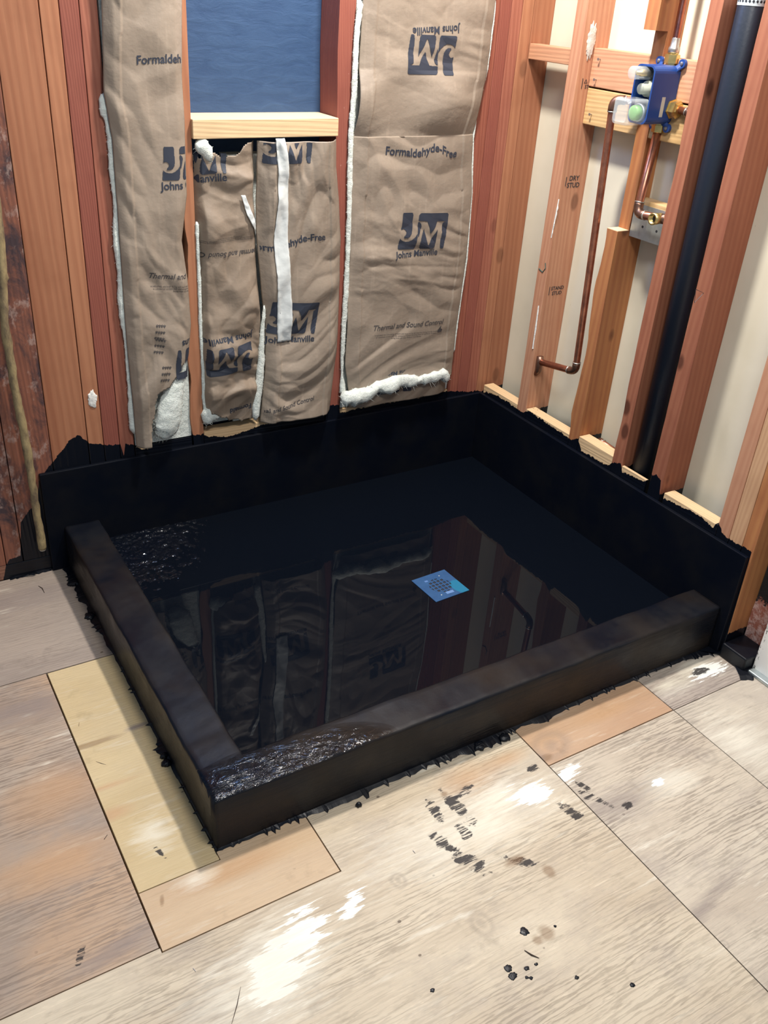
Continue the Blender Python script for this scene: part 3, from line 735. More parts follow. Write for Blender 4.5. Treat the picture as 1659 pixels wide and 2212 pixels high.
o = obj('kraft_facing', bm, M_paper, bt2, smooth=True); solidify(o, .001)
bm = B((-.960, .060, .333), (-.86, .1, 1.010)); box(bm, (-.86, .045, .333), (-.579, .1, 1.060))
obj('fibreglass', bm, M_fibre, bt2)
obj('fibre_strip', fluff([px(a, b, 1, -.002) for a, b in ((571, 660), (568, 700), (565, 740), (563, 790), (558, 840), (553, 880), (552, 905))], [.004, .006, .008, .011, .012, .012, .010], 21, 12), M_fibre, bt2, True)
obj('fibre_tuft', fluff([px(a, b, 1, .0) for a, b in ((426, 304), (436, 316), (446, 330), (456, 348))], [.014, .020, .016, .005], 22, 12), M_fibre, bt2, True)
obj('fibre_tuft', fluff([px(a, b, 1, .004) for a, b in ((445, 912), (452, 895), (470, 885), (490, 878), (500, 882))], [.014, .024, .024, .018, .008], 23, 16), M_fibre, bt2, True)
obj('fibre_edge', fluff([px(a, b, 1, .006) for a, b in ((425, 480), (430, 600), (433, 700), (438, 790), (440, 860), (444, 900))], .005, 24, 8), M_fibre, bt2, True)
cr = lambda x, z: lm(z)+.003 < x < rm(z)-.003
crr = lambda x, z: lr_(z)+.004 < x
put_logo(P2, bt2, 389, 384, 486, 373, clip=lambda x, z: cr(x, z) and z < 1.075)
put_text(P2, bt2, 'Johns Manville', 362, 398, 488, 384, clip=cr, bold=.02)
put_text(P2, bt2, WARN, 432, 522, 552, 508, inv=True, clip=cr, mat=M_printd, bold=0, name='small_print')
put_text(P2, bt2, 'Thermal and Sound Control', 395, 558, 562, 540, inv=True, clip=cr, shear=.25, bold=.012, mat=M_printd)
put_text(P2, bt2, 'Johns Manville', 438, 737, 542, 716, inv=True, clip=cr, bold=.02)
put_logo(P2, bt2, 538, 733, 446, 752, inv=True, clip=cr)
put_text(P2, bt2, 'Formald', 495, 886, 543, 876, inv=True, clip=cr, bold=.02)
put_logo(P2r, bt2, 565, 352, 660, 348, clip=lambda x, z: crr(x, z) and z < 1.098)
put_text(P2r, bt2, 'Formaldehyde-Free', 548, 540, 696, 507, clip=crr, arc=lambda u: .005*math.sin(u*40), bold=.02)
put_logo(P2r, bt2, 576, 720, 672, 716)
put_text(P2r, bt2, 'Johns Manville', 573, 736, 672, 728, bold=.02)
put_text(P2r, bt2, 'Thermal and Sound Control', 540, 895, 672, 853, shear=.25, clip=crr, bold=.012, mat=M_printd)
# white tape strips stuck on the middle batt
def ribbon(P, pts, w, off=.003, tw=0):
    bm = bmesh.new(); c = []
    for i in range(len(pts)-1):
        a = px(*pts[i], 1, -.01); b = px(*pts[i+1], 1, -.01)
        for k in range(14): c.append((a.lerp(b, k/14), w[i]+(w[i+1]-w[i])*k/14))
    c.append((px(*pts[-1], 1, -.01), w[-1])); R = []
    for i, (p, ww) in enumerate(c):
        row = []
        for t in range(-4, 5):
            x = p.x+ww*t/8+.001*fbm(p.z*70, t, 1); row.append(bm.verts.new((x, P.y(x, p.z)-off-.002*abs(fbm(x*50, 3, p.z*50)), p.z)))
        R.append(row)
    for a, b in zip(R, R[1:]):
        for i in range(8): bm.faces.new((a[i], a[i+1], b[i+1], b[i]))
    bmesh.ops.recalc_face_normals(bm, faces=bm.faces); return bm
tp = tag(obj('paper_tape', ribbon(P2r, [(597, 296), (605, 360), (606, 430), (603, 520), (608, 600), (611, 680), (611, 736)], [.026, .029, .031, .038, .040, .041, .041]), M_tape, smooth=True), 'long strip of white tape hanging down the crumpled middle batt', 'tape')
solidify(tp, .0006)
tp = tag(obj('paper_tape', ribbon(P2, [(522, 420), (536, 462), (551, 492), (565, 515), (563, 535), (568, 548)], [.010, .016, .012, .012, .010, .010], .006), M_tape, smooth=True), 'short curled sliver of white tape left of the long strip', 'tape')
solidify(tp, .0006)

# ------------------------------------------------------------ the shower pan
pan = empty('shower_pan', (-.7, -.5, 0), 'black-coated shower pan with a low curb, its floor under water', 'shower pan')
def grid_box(a, b, step, amp, seed, skip=()):
    """box with gently uneven rolled coating"""
    bm = B(a, b)
    for _ in range(9):
        e = [e for e in bm.edges if e.calc_length() > step]
        if not e: break
        bmesh.ops.subdivide_edges(bm, edges=e, cuts=1, use_grid_fill=True)
    for v in bm.verts:
        v.co += noise.noise_vector(v.co*9+Vector((seed, 0, 0)))*amp + noise.noise_vector(v.co*34+Vector((seed, 0, 0)))*amp*.5
    return bm
obj('back_liner', B((-1.418, 0, .0), (0, .0118, HP)), M_liner, pan, bevel=.002)
obj('side_liner', B((0, -1.106, .0), (.0118, .0118, HP)), M_liner, pan, bevel=.002)
def curb_bm(x0, x1, y0, y1):
    """rounded-edge bar whose upper faces are closely divided so that the coating can ripple"""
    bm = bmesh.new(); r = .006
    alongx = (x1-x0) > (y1-y0); L0, L1 = (x0, x1) if alongx else (y0, y1); w0, w1 = (y0, y1) if alongx else (x0, x1)
    prof = [(w0, 0), (w0, HC*.33), (w0, HC*.66), (w0, HC-r), (w0+r*.3, HC-r*.3), (w0+r, HC)]
    prof += [(w0+(w1-w0)*k/6, HC) for k in range(1, 6)] + [(w1-r, HC), (w1-r*.3, HC-r*.3), (w1, HC-r), (w1, HC*.5), (w1, 0)]
    n = int((L1-L0)/.008); R = []
    for i in range(n+1):
        t = L0+(L1-L0)*i/n; row = []
        for w, z in prof:
            p = Vector((t, w, z)) if alongx else Vector((w, t, z))
            if z > 0: p += noise.noise_vector(p*11)*.0022 + noise.noise_vector(p*45)*.0008
            row.append(bm.verts.new(p))
        R.append(row)
    for a, b in zip(R, R[1:]):
        for k in range(len(prof)-1): bm.faces.new((a[k], a[k+1], b[k+1], b[k]))
    bm.faces.new(R[0]); bm.faces.new(R[-1][::-1]); bmesh.ops.recalc_face_normals(bm, faces=bm.faces)
    return bm
cb = obj('left_curb', curb_bm(XL, XL+.095, YF+.02, .0), M_curbtop, pan, True)
cf = obj('front_curb', curb_bm(XL, .0, YF, YF+WC), M_curbtop, pan, True)
for o in (cb, cf):
    o.data.materials.append(M_curbside)
    for p in o.data.polygons:
        if abs(p.normal.z) < .5: p.material_index = 1
# pan floor, pitched to the drain, its back left corner standing clear of the water
bm = bmesh.new(); R = []; NX, NY = 150, 120
X0, X1, Y0, Y1 = XL+.09, .001, YF+WC-.006, .001
for j in range(NY+1):
    row = []
    for i in range(NX+1):
        x = X0+(X1-X0)*i/NX; y = Y0+(Y1-Y0)*j/NY
        d = math.hypot((x+1.30)/.36, (y-.02)/.36)
        z = .0655-.0042*d - .0006*0
        z = .0560 + .0003*fbm(x*40, y*40, 0, 2)
        dd = math.hypot(x+.54, y+.60)
        if dd < .1: z = min(z, .0560)
        row.append(bm.verts.new((x, y, z)))
    R.append(row)
for a, b in zip(R, R[1:]):
    for i in range(NX): bm.faces.new((a[i], a[i+1], b[i+1], b[i]))
obj('pan_floor', bm, M_panfloor, pan, True)
bm = bmesh.new(); R = []; st = .0022
for j in range(int(.42/st)):
    row = []
    for i in range(int(.40/st)):
        x = XL+.088+i*st; y = .001-j*st
        d = math.hypot((x+1.30)/.36, (y-.02)/.36)+.14*fbm(x*14, y*14, 3, 2)
        z = .0664-.0078*d**2+.0036*noise.noise(Vector((x*62, y*50, 1)))+.0014*noise.noise(Vector((x*170, y*150, 2)))
        row.append(bm.verts.new((x, y, z)))
    R.append(row)
for a, b in zip(R, R[1:]):
    for i in range(len(a)-1):
        if max(v.co.z for v in (a[i], a[i+1], b[i])) > .0585: bm.faces.new((a[i], a[i+1], b[i+1], b[i]))
bmesh.ops.delete(bm, geom=[v for v in bm.verts if not v.link_faces], context='VERTS')
bmesh.ops.reverse_faces(bm, faces=bm.faces)
obj('spattered_corner', bm, M_spatter, pan, True)
# ragged skirt of coating brushed out on to the floor
def skirt(pts_out, inner, seed, h=.004):
    bm = bmesh.new(); L = []
    for (i0, o0) in zip(inner, pts_out):
        a = bm.verts.new((i0[0], i0[1], h*1.6)); m = Vector(((i0[0]+o0[0])/2, (i0[1]+o0[1])/2, h)); b = bm.verts.new(m); c = bm.verts.new((o0[0], o0[1], .0008))
        L.append((a, b, c))
    for p, q in zip(L, L[1:]):
        bm.faces.new((p[0], p[1], q[1], q[0])); bm.faces.new((p[1], p[2], q[2], q[1]))
    bmesh.ops.recalc_face_normals(bm, faces=bm.faces); return bm
def env(t, pts):
    for (a, b), (c, d) in zip(pts, pts[1:]):
        if t <= c: return b+(d-b)*(t-a)/(c-a)
    return pts[-1][1]
inn = []; out = []
x = XL-.004
while x < .0:
    e = env(x, [(-1.4, .004), (-1.2, .007), (-1.15, .016), (-1.08, .018), (-1.0, .008), (-.93, .016), (-.88, .010), (-.80, .022), (-.72, .028), (-.66, .012), (-.63, .006), (-.56, .024), (-.50, .010), (-.3, .008), (-.2, .006), (-.1, .012), (0, .03)])
    inn.append((x, YF+.002)); out.append((x+random.uniform(-.002, .002), YF-e*(.75+.5*fbm(x*25, 2, 0, 2))-(random.random()<.16)*random.random()*.014)); x += .0045
obj('brushed_skirt', skirt(out, inn, 1), M_blob, pan)
inn = []; out = []; y = YF-.004
while y < .0:
    e = env(y, [(-1.1, .003), (-.9, .004), (-.83, .008), (-.78, .018), (-.74, .006), (-.5, .005), (-.35, .010), (-.25, .022), (-.20, .008), (-.15, .030), (-.10, .016), (-.05, .02), (0, .03)])
    inn.append((XL+.002, y)); out.append((XL-e*(.75+.5*fbm(y*25, 5, 0, 2))-(random.random()<.12)*random.random()*.010, y+random.uniform(-.002, .002))); y += .0045
obj('brushed_skirt', skirt(out, inn, 1), M_blob, pan)
def splat(pts, z=.0012, rag=.002, h=.003, seed=1):
    """flat ragged pool of coating from an outline on the floor"""
    P = []
    for i in range(len(pts)):
        a = Vector((*pts[i], 0)); b = Vector((*pts[(i+1) % len(pts)], 0)); m = max(2, int((b-a).length/.006))
        for k in range(m): P.append(a.lerp(b, k/m)+Vector((fbm(i*3+k*.9, seed, 0)*rag, fbm(seed, i*3+k*.9, 0)*rag, 0)))
    c = sum(P, Vector())/len(P); bm = bmesh.new()
    o = [bm.verts.new((p.x, p.y, .0007)) for p in P]; m = [bm.verts.new((*(c.lerp(p, .86)).xy, h)) for p in P]; cv = bm.verts.new((c.x, c.y, h*1.2))
    for k in range(len(P)):
        j = (k+1) % len(P); bm.faces.new((o[k], o[j], m[j], m[k])); bm.faces.new((m[k], m[j], cv))
    bmesh.ops.recalc_face_normals(bm, faces=bm.faces); return bm
F = lambda a, b, z=0: tuple(px(a, b, 2, z).xy)
obj('coating_pool', splat([F(15, 1240), F(60, 1232), F(130, 1222), F(165, 1222), F(155, 1205), (-1.37, .004), (-1.53, .004)], h=.004, rag=.006), M_blob, pan)
# right end: the coating runs round the curb's end on to the old plate
obj('end_plate', B((.0, -1.19, .0), (.084, -1.113, .042)), M_blob, pan, bevel=.004)
obj('coating_pool', splat([F(1500, 1400), F(1545, 1400), F(1590, 1435), F(1600, 1470), F(1628, 1470), (.10, -1.13), (.0, -1.07), (-.05, -1.07)], h=.006, rag=.006), M_blob, pan)
def blob(c, r, h, seed, parent=None, name='coating_drip', label=None, cat=None, group=None):
    bm = bmesh.new(); bmesh.ops.create_icosphere(bm, subdivisions=4, radius=1)
    for v in bm.verts:
        k = 1+.35*fbm(v.co.x*1.6+seed, v.co.y*1.6, 0, 3); v.co = Vector((c[0]+v.co.x*r*k, c[1]+v.co.y*r*k*.9, c[2]+v.co.z*h*(1+.2*fbm(v.co.x*4, v.co.y*4, seed))))
    o = obj(name, bm, M_blob, parent, True)
    if label: tag(o, label, cat, group)
    return o
for a, b, r in ((360, 1648, .011), (355, 1632, .009), (160, 1258, .018), (195, 1330, .014), (268, 1442, .008), (775, 1738, .006), (1035, 1610, .014), (1090, 1592, .013)):
    p = px(a, b, 2, .004); blob((p.x, p.y, .003), r, .007, a, pan)
# water
wt = obj('water', B((XL+.0935, YF+WC-.004, .050), (.0, .0, ZW)), M_water)
tag(wt, 'still shallow water covering the black pan floor', 'water')
# drain
dr = empty('shower_drain', (-.54, -.60, .062), 'square blue-filmed drain grate with a round field of holes', 'drain')
N = 108; S = .112; ca = math.radians(3); dc = Vector((-.5385, -.6005, 0))
def dv(u, v, z): return Vector((dc.x+(u*math.cos(ca)-v*math.sin(ca)), dc.y+(u*math.sin(ca)+v*math.cos(ca)), z))
bm = bmesh.new(); cache = {}
def DV(i, j):
    if (i, j) not in cache: cache[(i, j)] = bm.verts.new(dv(-S/2+S*i/N, -S/2+S*j/N, .0634))
    return cache[(i, j)]
for i in range(N):
    for j in range(N):
        u = -S/2+S*(i+.5)/N; v = -S/2+S*(j+.5)/N; p = .0126
        hole = math.hypot(u, v) < .032 and abs((u/p) % 1-.5) < .35 and abs((v/p) % 1-.5) < .35
        if not hole: bm.faces.new((DV(i, j), DV(i+1, j), DV(i+1, j+1), DV(i, j+1)))
o = obj('grate', bm, M_drain, dr); solidify(o, .0014)
bm = bmesh.new(); vs = [bm.verts.new(dv(.034*math.cos(t), .034*math.sin(t), .0622)) for t in [k*math.pi/16 for k in range(32)]]; bm.faces.new(vs)
obj('drain_throat', bm, M_dark, dr)
for u, v in ((.02, .030), (-.02, -.030)):
    obj('screw', lathe(dv(u*1.2, v*1.25, .0634), (0, 0, 1), [(0, .0022), (.0006, .0022), (.0009, .001)], 12), M_galv, dr)
obj('film_label', B(dv(-.028, .030, .0635), dv(-.018, .036, .0637)), simple('pale_blue_mark', (.10, .20, .42), .4), dr)
obj('film_label', B(dv(-.008, -.042, .0635), dv(.016, -.033, .0637)), simple('pale_blue_mark2', (.13, .24, .47), .4), dr)

# drips on the floor, each its own
for k, (a, b, r, lab) in enumerate(((1133, 2012, .0085, 'largest round black drip on the floor beside a brown stain'), (1098, 2092, .0075, 'upper lobe of the twin black drip near the bottom edge'), (1108, 2108, .0080, 'lower lobe of the twin black drip near the bottom edge'),
    (1138, 2092, .0045, 'small black drip right of the twin drip'), (1158, 2083, .0033, 'tiny black dot above right of the twin drip'), (1138, 2112, .0030, 'left of two tiny black dots below the twin drip'), (1147, 2113, .0034, 'right of two tiny black dots below the twin drip'),
    (1246, 2112, .0038, 'lone black drip right of the twin drip'), (1366, 2128, .0046, 'small angular black drip near the bottom right seam'), (1199, 2001, .0027, 'tiny black dot right of the largest drip'), (934, 2139, .0040, 'lone dark drip left of the twin drip'))):
    p = px(a, b, 2, 0); blob((p.x, p.y, .0002), r, .0016, k*3.3, name='floor_drip', label=lab, cat='drip', group='black drips on the plywood')
def sliver(pts, w, label, mat, name='wood_splinter', cat='splinter'):
    c = [px(a, b, 2, .002) for a, b in pts]
    for p in c: p.z = w*.8
    tag(obj(name, tube_bm(c, [w*.4]+[w]*(len(c)-2)+[w*.3], 6), mat), label, cat)
M_spl = simple('dark_splinter', (.05, .032, .022), .7)
sliver([(83, 1265), (91, 1270), (96, 1280)], .0013, 'dark curved splinter on the grey floor at the upper left', M_spl)
sliver([(1133, 2052), (1148, 2062), (1165, 2069)], .0016, 'dark thin splinter below the largest black drip', M_spl)
sliver([(225, 1812), (232, 1802)], .0014, 'short dark splinter left of the yellow patch', M_spl)
sliver([(207, 1644), (218, 1648), (229, 1651)], .0008, 'thin brown splinter on the long yellow patch', M_spl)
sliver([(170, 1568), (171, 1560)], .0011, 'stubby dark splinter at the top of the yellow patch', M_spl)
sliver([(892, 1836), (897, 1842)], .0016, 'small shiny metal chip on the pale floor', M_nail, 'metal_chip', 'metal chip')
sliver([(417, 2090), (423, 2098)], .0012, 'small grey bit of wire at the lower left', M_nail, 'wire_bit', 'metal chip')
sliver([(500, 2212), (512, 2170), (520, 2130)], .0008, 'hairline dark crack of splinters at the bottom edge', M_spl)

# ------------------------------------------------------------ pipes
RC = .0115
def fitting(a, b, r, mat, parent, name='coupling'): return obj(name, tube_bm([a, b], r, 18), mat, parent, True)
vx, vy = -.005, None
# blue mixing valve
pb = px(1473, 151, 0, .055)
YN = pb.y                                    # near side of the housing
def near(a, b): return px(a, b, 1, YN)
xf = near(1419, 140).x; zt = near(1419, 140).z-.002; zb = near(1399, 271).z
YFAR = px(1377, 133, 0, xf).y; 
YC = (YN+YFAR)/2; ZC = (zt+zb)/2
va = empty('shower_valve', (.055, YC, ZC), 'blue plastic shower mixing valve box with a clear cover', 'valve')
def rrect(y0, y1, z0, z1, r, n=5):
    P = []
    for cy, cz, a0 in ((y1-r, z1-r, 0), (y0+r, z1-r, 90), (y0+r, z0+r, 180), (y1-r, z0+r, 270)):
        for k in range(n+1):
            a = math.radians(a0+90*k/n); P.append((cy+r*math.cos(a), cz+r*math.sin(a)))
    return P
def hull(rings, cap0=True, cap1=True):
    bm = bmesh.new(); V = [[bm.verts.new(p) for p in r] for r in rings]
    for a, b in zip(V, V[1:]):
        for k in range(len(a)): bm.faces.new((a[k], a[(k+1) % len(a)], b[(k+1) % len(a)], b[k]))
    if cap0: bm.faces.new(V[0])
    if cap1: bm.faces.new(V[-1])
    bmesh.ops.recalc_face_normals(bm, faces=bm.faces); return bm
o_ = rrect(YN, YFAR, zb, zt, .016); i_ = rrect(YN+.004, YFAR-.004, zb+.004, zt-.004, .013)
obj('housing', hull([[(.054, a, b) for a, b in o_], [(xf, a, b) for a, b in o_], [(xf, a, b) for a, b in i_], [(.035, a, b) for a, b in i_]]), M_blue, va)
obj('valve_body', lathe((.034, YC, ZC+.012), (-1, 0, 0), [(0, .024), (.03, .024), (.032, .018), (.05, .018), (.052, .012), (.07, .012)], 22), M_greyp, va, True)
obj('recess', B((.034, YN+.005, zb+.005), (.030, YFAR-.005, zt-.005)), M_dark, va)
for cy, cz, sy, sz in ((YN-.004, zt+.006, -1, 1), (YFAR+.006, zt+.006, 1, 1), (YN+.004, zb-.008, -1, -1), (YFAR-.012, zb-.006, 1, -1)):
    e = obj('mounting_ear', hull([[(.054, cy+.010*math.cos(t), cz+.010*math.sin(t)) for t in [k*math.pi/9 for k in range(18)]], [(.046, cy+.010*math.cos(t), cz+.010*math.sin(t)) for t in [k*math.pi/9 for k in range(18)]]]), M_blue, va)
    obj('screw', lathe((.046, cy, cz), (-1, 0, 0), [(0, .0045), (.002, .0045), (.003, .002)], 12), M_nail, e)
    obj('ear_arm', B((.0535, cy-.005*sy, cz-.006*sz), (.0465, cy-.020*sy*(1 if sy else 1), cz-.022*sz)) if False else hull([[(x, cy+.008*math.cos(t)-sy*k*.012, cz+.008*math.sin(t)-sz*k*.016) for t in [q*math.pi/6 for q in range(12)]] for x, k in ((.0536, 0), (.040, 1))]), M_blue, e)
# clear cover: a shallow tray, a tube and a knob box that stand out towards the room
tu = px(1363, 170, 1, YC)
obj('clear_tube', lathe((xf+.02, YC+.004, px(1395, 158, 0, xf).z), (-1, 0, 0), [(0, .0145), (.058, .0145), (.060, .012)], 20), M_clear, va, True)
obj('cartridge_stem', lathe((xf+.02, YC+.004, px(1395, 158, 0, xf).z), (-1, 0, 0), [(0, .008), (.030, .008), (.031, .005), (.044, .005)], 14), M_brass, va, True)
zc2 = px(1378, 240, 0, xf).z
cv = rrect(YN+.012, YFAR+.004, zc2-.030, zc2+.028, .010)
obj('clear_cover', hull([[(xf+.012, a, b) for a, b in cv], [(xf-.046, a, b) for a, b in cv], [(xf-.052, YC+(a-YC)*.8, zc2+(b-zc2)*.8) for a, b in cv]]), M_clear, va)
obj('green_cap', lathe((xf+.004, YC+.002, zc2-.004), (-1, 0, 0), [(0, .017), (.016, .017), (.019, .012)], 22), M_green, va, True)
obj('ring', lathe((xf+.010, YC+.002, zc2-.004), (-1, 0, 0), [(0, .021), (.010, .021), (.010, .018)], 22), M_galv, va, True)
obj('sticker', B((near(1430, 215).x, YN-.0004, zb+.018), (near(1430, 215).x+.011, YN+.001, zb+.062)), M_sticker, va)
nb = near(1452, 235)                       # right outlet
for sgn, base, nm in ((-1, Vector((nb.x, YN, nb.z)), 'side_nut'), (1, Vector((nb.x, YFAR, nb.z)), 'side_nut')):
    obj(nm, lathe(base, (0, sgn, 0), [(0, .023), (.003, .023), (.003, .0205), (.020, .0205), (.022, .016), (.026, .016)], 6), M_brass, va)
top = Vector((px(1440, 118, 1, YC).x, YC, zt))
topx = nb.x
obj('top_nut', lathe((topx, YC, zt), (0, 0, 1), [(0, .013), (.004, .013), (.004, .0175), (.022, .0175), (.024, .012), (.028, .012)], 6), M_brass, va)
obj('bottom_nut', lathe((topx, YC, zb), (0, 0, -1), [(0, .013), (.004, .013), (.004, .0165), (.020, .0165), (.022, .012)], 6), M_brass, va)

def pipe(name, label, pts, r, mat, bends=.02):
    rt = empty(name, Vector(pts[-1]), label, 'pipe'); P = [Vector(pts[0])]
    for a, c, b in zip(pts, pts[1:], pts[2:]): P += bend(a, c, b, bends)
    P.append(Vector(pts[-1])); obj('tube', tube_bm(P, r, 16), mat, rt, True)
    for a, c, b in zip(pts, pts[1:], pts[2:]):
        a, b, c = Vector(a), Vector(b), Vector(c); Q = bend(a, c, b, bends*1.15)
        obj('elbow', tube_bm([c+(a-c).normalized()*bends*1.55]+Q+[c+(b-c).normalized()*bends*1.55], r*1.16, 16), M_copd if mat is M_cop else mat, rt, True)
        for d in (a, b):
            e = (d-c).normalized(); obj('solder_ring', tube_bm([c+e*bends*1.5, c+e*(bends*1.5+.003)], r*1.22, 16), M_solder, rt, True)
    return rt
# from above into the top nut
up = pipe('copper_supply_pipe', 'copper pipe coming down into the top of the blue valve', [(topx, YC, 2.3), (topx, YC, zt+.024)], RC*.8, M_cop)
obj('solder_collar', lathe((topx, YC, zt+.026), (0, 0, 1), [(0, .0135), (.010, .0135), (.014, .011), (.030, .0095), (.034, .0088)], 14), M_solder, up, True)
# left outlet, riser and foot
hy = px(1327, 215, 0, nb.x-.004)
t0 = px(1326, 214, 0, -.012); b0 = px(1243, 803, 0, .030); e0 = px(1168, 782, 0, .030)
hp = pipe('copper_riser_pipe', 'tall copper pipe running from the left of the blue valve to the pink stud', [(nb.x-.004, YFAR+.020, nb.z+.004), (t0.x, t0.y, t0.z), (b0.x, b0.y, b0.z), (e0.x, e0.y, e0.z+.0)], RC*.85, M_cop, .018)
obj('tee', tube_bm([(.030, -.2225, e0.z-.045), (.030, -.2305, e0.z-.03), (.030, -.2325, e0.z), (.030, -.230, e0.z+.016)], [.007, .010, .012, .010], 14), M_copd, hp, True)
# right outlet
pipe('copper_elbow_pipe', 'short copper pipe bending down at the right of the blue valve', [(nb.x, YN-.024, nb.z), (nb.x, -.596, nb.z-.002), (nb.x+.006, -.598, nb.z-.045)], RC*.75, M_cop, .010)
# bottom outlet to the brass ear
xe = .022
k0 = px(1378, 462, 0, xe); k1 = px(1425, 472, 0, xe)
dp = pipe('copper_drop_pipe', 'copper pipe dropping from the blue valve to a brass spout fitting', [(topx, YC, zb-.018), (xe, k0.y+.004, k0.z), (xe, k1.y, k1.z)], RC*.9, M_cop, .018)
ear = empty('brass_drop_ear', (xe, k1.y, k1.z), 'open brass drop-ear elbow on the galvanised plate', 'fitting')
bm = lathe((xe+.004, k1.y, k1.z), (-1, 0, 0), [(0, .013), (.030, .0145), (.030, .0105), (.012, .0100), (.012, .001)], 22)
obj('threaded_mouth', bm, M_brass, ear, True)
obj('side_arm', tube_bm([(xe+.002, k1.y, k1.z), (xe+.002, k1.y-.022, k1.z+.002)], .0125, 16), M_copd, ear, True)
obj('flange', B((xe+.012, k1.y-.030, k1.z-.028), (xe+.018, k1.y-.008, k1.z+.034)), M_brass, ear, bevel=.003)
obj('bore', lathe((xe-.0135, k1.y, k1.z), (-1, 0, 0), [(0, .0099), (.0005, .0099)], 20), M_dark, ear)
wb0 = px(1392, 432, 0, .056); wb1 = px(1452, 470, 0, .056)
tag(obj('backing_block', B((.056, -.611, k1.z-.045), (.094, -.469, wb0.z)), M_yel, bevel=.003), 'pale yellow wood block behind the brass drop ear', 'blocking')
gp = empty('nail_plate', (.053, -.55, k1.z-.05), 'galvanised steel strap below the brass drop ear', 'plate')
g0 = px(1363, 500, 0, .053).z; 
obj('plate', B((.0535, -.6115, g0-.012), (.0555, -.470, k1.z+.012)), M_galv, gp)
for a, b in ((1388, 490), (1418, 500), (1432, 495)):
    q = px(a, b, 0, .0534); obj('hole', lathe((.0536, q.y, q.z), (-1, 0, 0), [(0, .0035), (.0003, .0035)], 12), M_dark, gp)
q = [px(a, b, 0, .080) for a, b in ((1287, 985), (1293, 950), (1330, 976))]
pipe('copper_stub_pipe', 'small copper elbow low in the bay left of the black pipe', [(.080, q[0].y, .25), (.080, q[1].y, q[1].z), (.080, q[2].y, q[2].z)], .009, M_cop, .012)
# black waste pipe
ap = empty('drain_pipe', (.0545, -.6935, 0), 'black plastic waste pipe standing between two brown studs', 'pipe')
obj('pipe_barrel', tube_bm([(.0545, -.6935, .0), (.0545, -.6935, 2.4)], .0318, 32), M_abs, ap, True)
zh = px(1630, 13, 0, .03).z
obj('white_band', tube_bm([(.0545, -.6935, zh), (.0545, -.6935, zh+.05)], .0326, 32, False), M_wht, ap, True)
for k in range(9):
    a = math.radians(150+k*14); c = Vector((.0545+.0327*math.cos(a), -.6935+.0327*math.sin(a), zh+.008))
    n = Vector((math.cos(a), math.sin(a), 0)); t = Vector((-n.y, n.x, 0)); bm = bmesh.new()
    bm.faces.new([bm.verts.new(c+n*.0004+t*u+Vector((0, 0, w))) for u, w in ((-.003, 0), (0, -.003), (.003, 0), (0, .004))]); obj('printed_mark', bm, M_dark, ap)

# grimy tube hanging in the left corner
tp_ = [px(a, b, 1, -.012) for a, b in ((-10, 420), (3, 560), (10, 700), (34, 850), (55, 950), (72, 1060), (86, 1150), (92, 1185))]
gt = empty('old_tube', tp_[-1], 'grimy yellow-brown tube hanging down the stained plank at the left', 'tube')
P_ = []
for a, b in zip(tp_, tp_[1:]):
    for k in range(8): P_.append(a.lerp(b, k/8))
P_.append(tp_[-1]); bm = tube_bm(P_, .0105, 12)
for v in bm.verts: v.co += noise.noise_vector(v.co*40)*.003
obj('sleeve', bm, M_tube, gt, True)
obj('cut_end', lathe(tp_[-1]+Vector((0, 0, .004)), (0, 0, -1), [(0, .0095), (.008, .0085), (.010, .004)], 12), M_sticker, gt, True)
b_ = fluff([px(a, b, 1, .0) for a, b in ((2, 585), (4, 600), (2, 615))], [.010, .016, .008], 31, 12)
tag(obj('insulation_scrap', b_, M_tube, smooth=True), 'dirty tuft of fibre caught at the top left beside the tube', 'insulation')

# right-hand end: old plastered post and painted door casing
tag(obj('plastered_post', grid_box((.085, -1.30, 0), (.103, -1.115, 2.4), .02, .003, 9), M_plast), 'pink plaster-covered post behind the end stud, black above', 'post')
cs = tag(obj('trim_1', B((.034, -1.46, .004), (.052, -1.192, 2.1)), M_case, bevel=.002), kind='structure', label='white door casing board smeared with black at the right edge')
tag(obj('threshold_strip', B((.012, -1.60, .0), (.034, -1.195, .010)), M_galv, bevel=.003), 'grey metal threshold strip at the foot of the white casing', 'threshold')

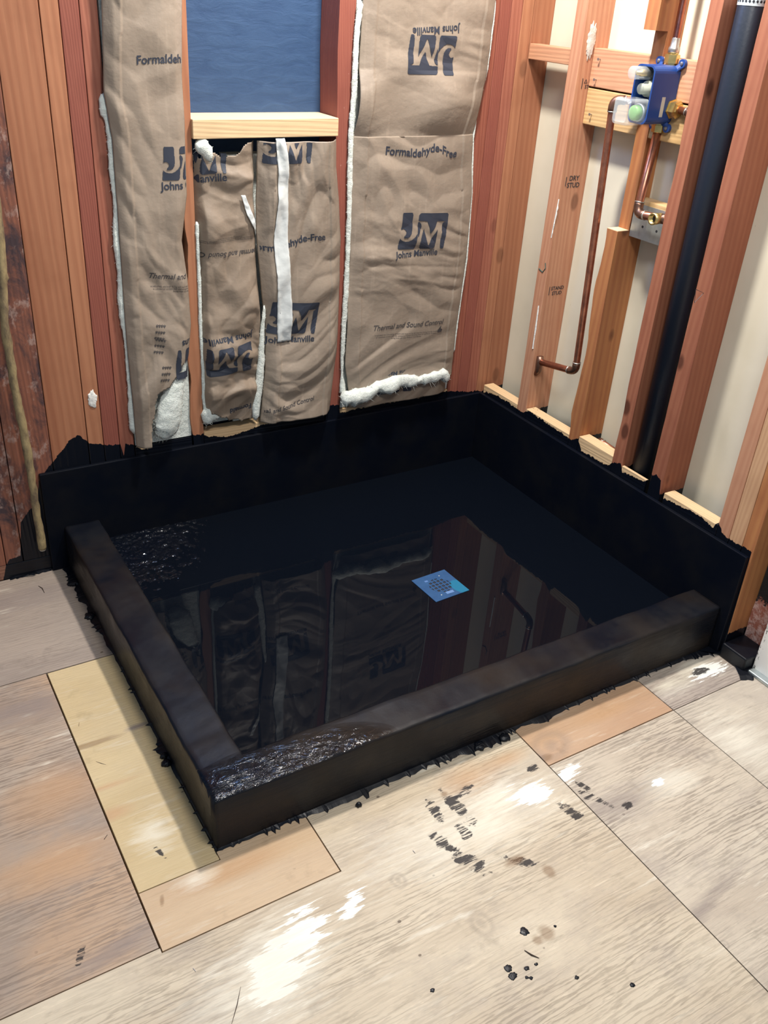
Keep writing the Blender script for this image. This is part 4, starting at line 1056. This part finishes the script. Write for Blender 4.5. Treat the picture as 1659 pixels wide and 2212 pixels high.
# nails, stamps, pencil
def nail(p, d, lab=None, parent=None):
    o = obj('nail', lathe(p, d, [(0, .0012), (.007, .0012), (.007, .0035), (.0085, .0035)], 8), M_nail, parent)
    return o
for a, b in ((1297, 128), (1288, 172)):
    nail(px(a, b, 0, .0545), (-1, 0, 0), parent=bU)
nail(px(1278, 247, 0, .0545), (-1, 0, 0), parent=bL)
def stamp(txt, a, b, wpx, parent):
    p = px(a, b, 1, -.2224); q = px(a+wpx, b+2, 1, -.2224); w = q.x-p.x
    bm = text_bm(txt, w, .02, 0, 1)
    for v in bm.verts: v.co = Vector((p.x+w/2+v.co.x, -.2226, p.z+v.co.y))
    bmesh.ops.delete(bm, geom=[v for v in bm.verts if v.co.x > .103], context='VERTS')
    obj('grade_stamp', bm, M_dark, parent)
    c = px(a-4, b, 1, -.2224); obj('grade_stamp', B((c.x, -.2228, c.z-.012), (c.x+.002, -.2224, c.z+.013)), M_dark, parent)
stamp('\u25B3 PTN\nSTNS', 1261, 181, 24, st1); stamp('DRY\nSTUD', 1226, 393, 26, st1); stamp('STAND\nSTUD', 1190, 629, 26, st1)
tr = [px(a, b, 0, .0117) for a, b in ((1503, 625), (1520, 633), (1500, 654), (1503, 625))]
tr = [px(a, b, 1, -.8008) for a, b in ((1503, 625), (1520, 633), (1500, 654), (1503, 625))]
obj('pencil_triangle', tube_bm(tr, .0007, 5), M_dark, st4)

gm_ = [px(a, b, 0, .0113) for a, b in ((1178, 568), (1178, 580), (1172, 588), (1164, 580))]
obj('crayon_mark', tube_bm(gm_, .0012, 6), simple('green_crayon', (.03, .10, .09), .6), st1)
c = px(200, 862, 1, .010)
bm = bmesh.new(); bmesh.ops.create_icosphere(bm, subdivisions=4, radius=1)
for v in bm.verts:
    k = 1+.5*fbm(v.co.x*2, v.co.z*2, 3, 3); v.co = Vector((c.x+v.co.x*.012*k, .0115+v.co.y*.003, c.z+v.co.z*.022*k))
tag(obj('plaster_smear', bm, M_caulk, None, True), 'white plaster dab stuck on the narrow studs of the left cluster', 'plaster')

c = px(1277, 88, 1, -.2225)
bm = bmesh.new(); bmesh.ops.create_icosphere(bm, subdivisions=5, radius=1)
for v in bm.verts:
    k = 1+.45*fbm(v.co.x*2.2, v.co.z*2.2, 8, 4); v.co = Vector((max(.0118, c.x+v.co.x*.013*k), -.2225+v.co.y*.003, c.z+v.co.z*.040*k))
obj('plaster_patch', bm, simple('grey_plaster', (.62, .57, .52), .8, 0, (50, .8, .004)), st1, True)
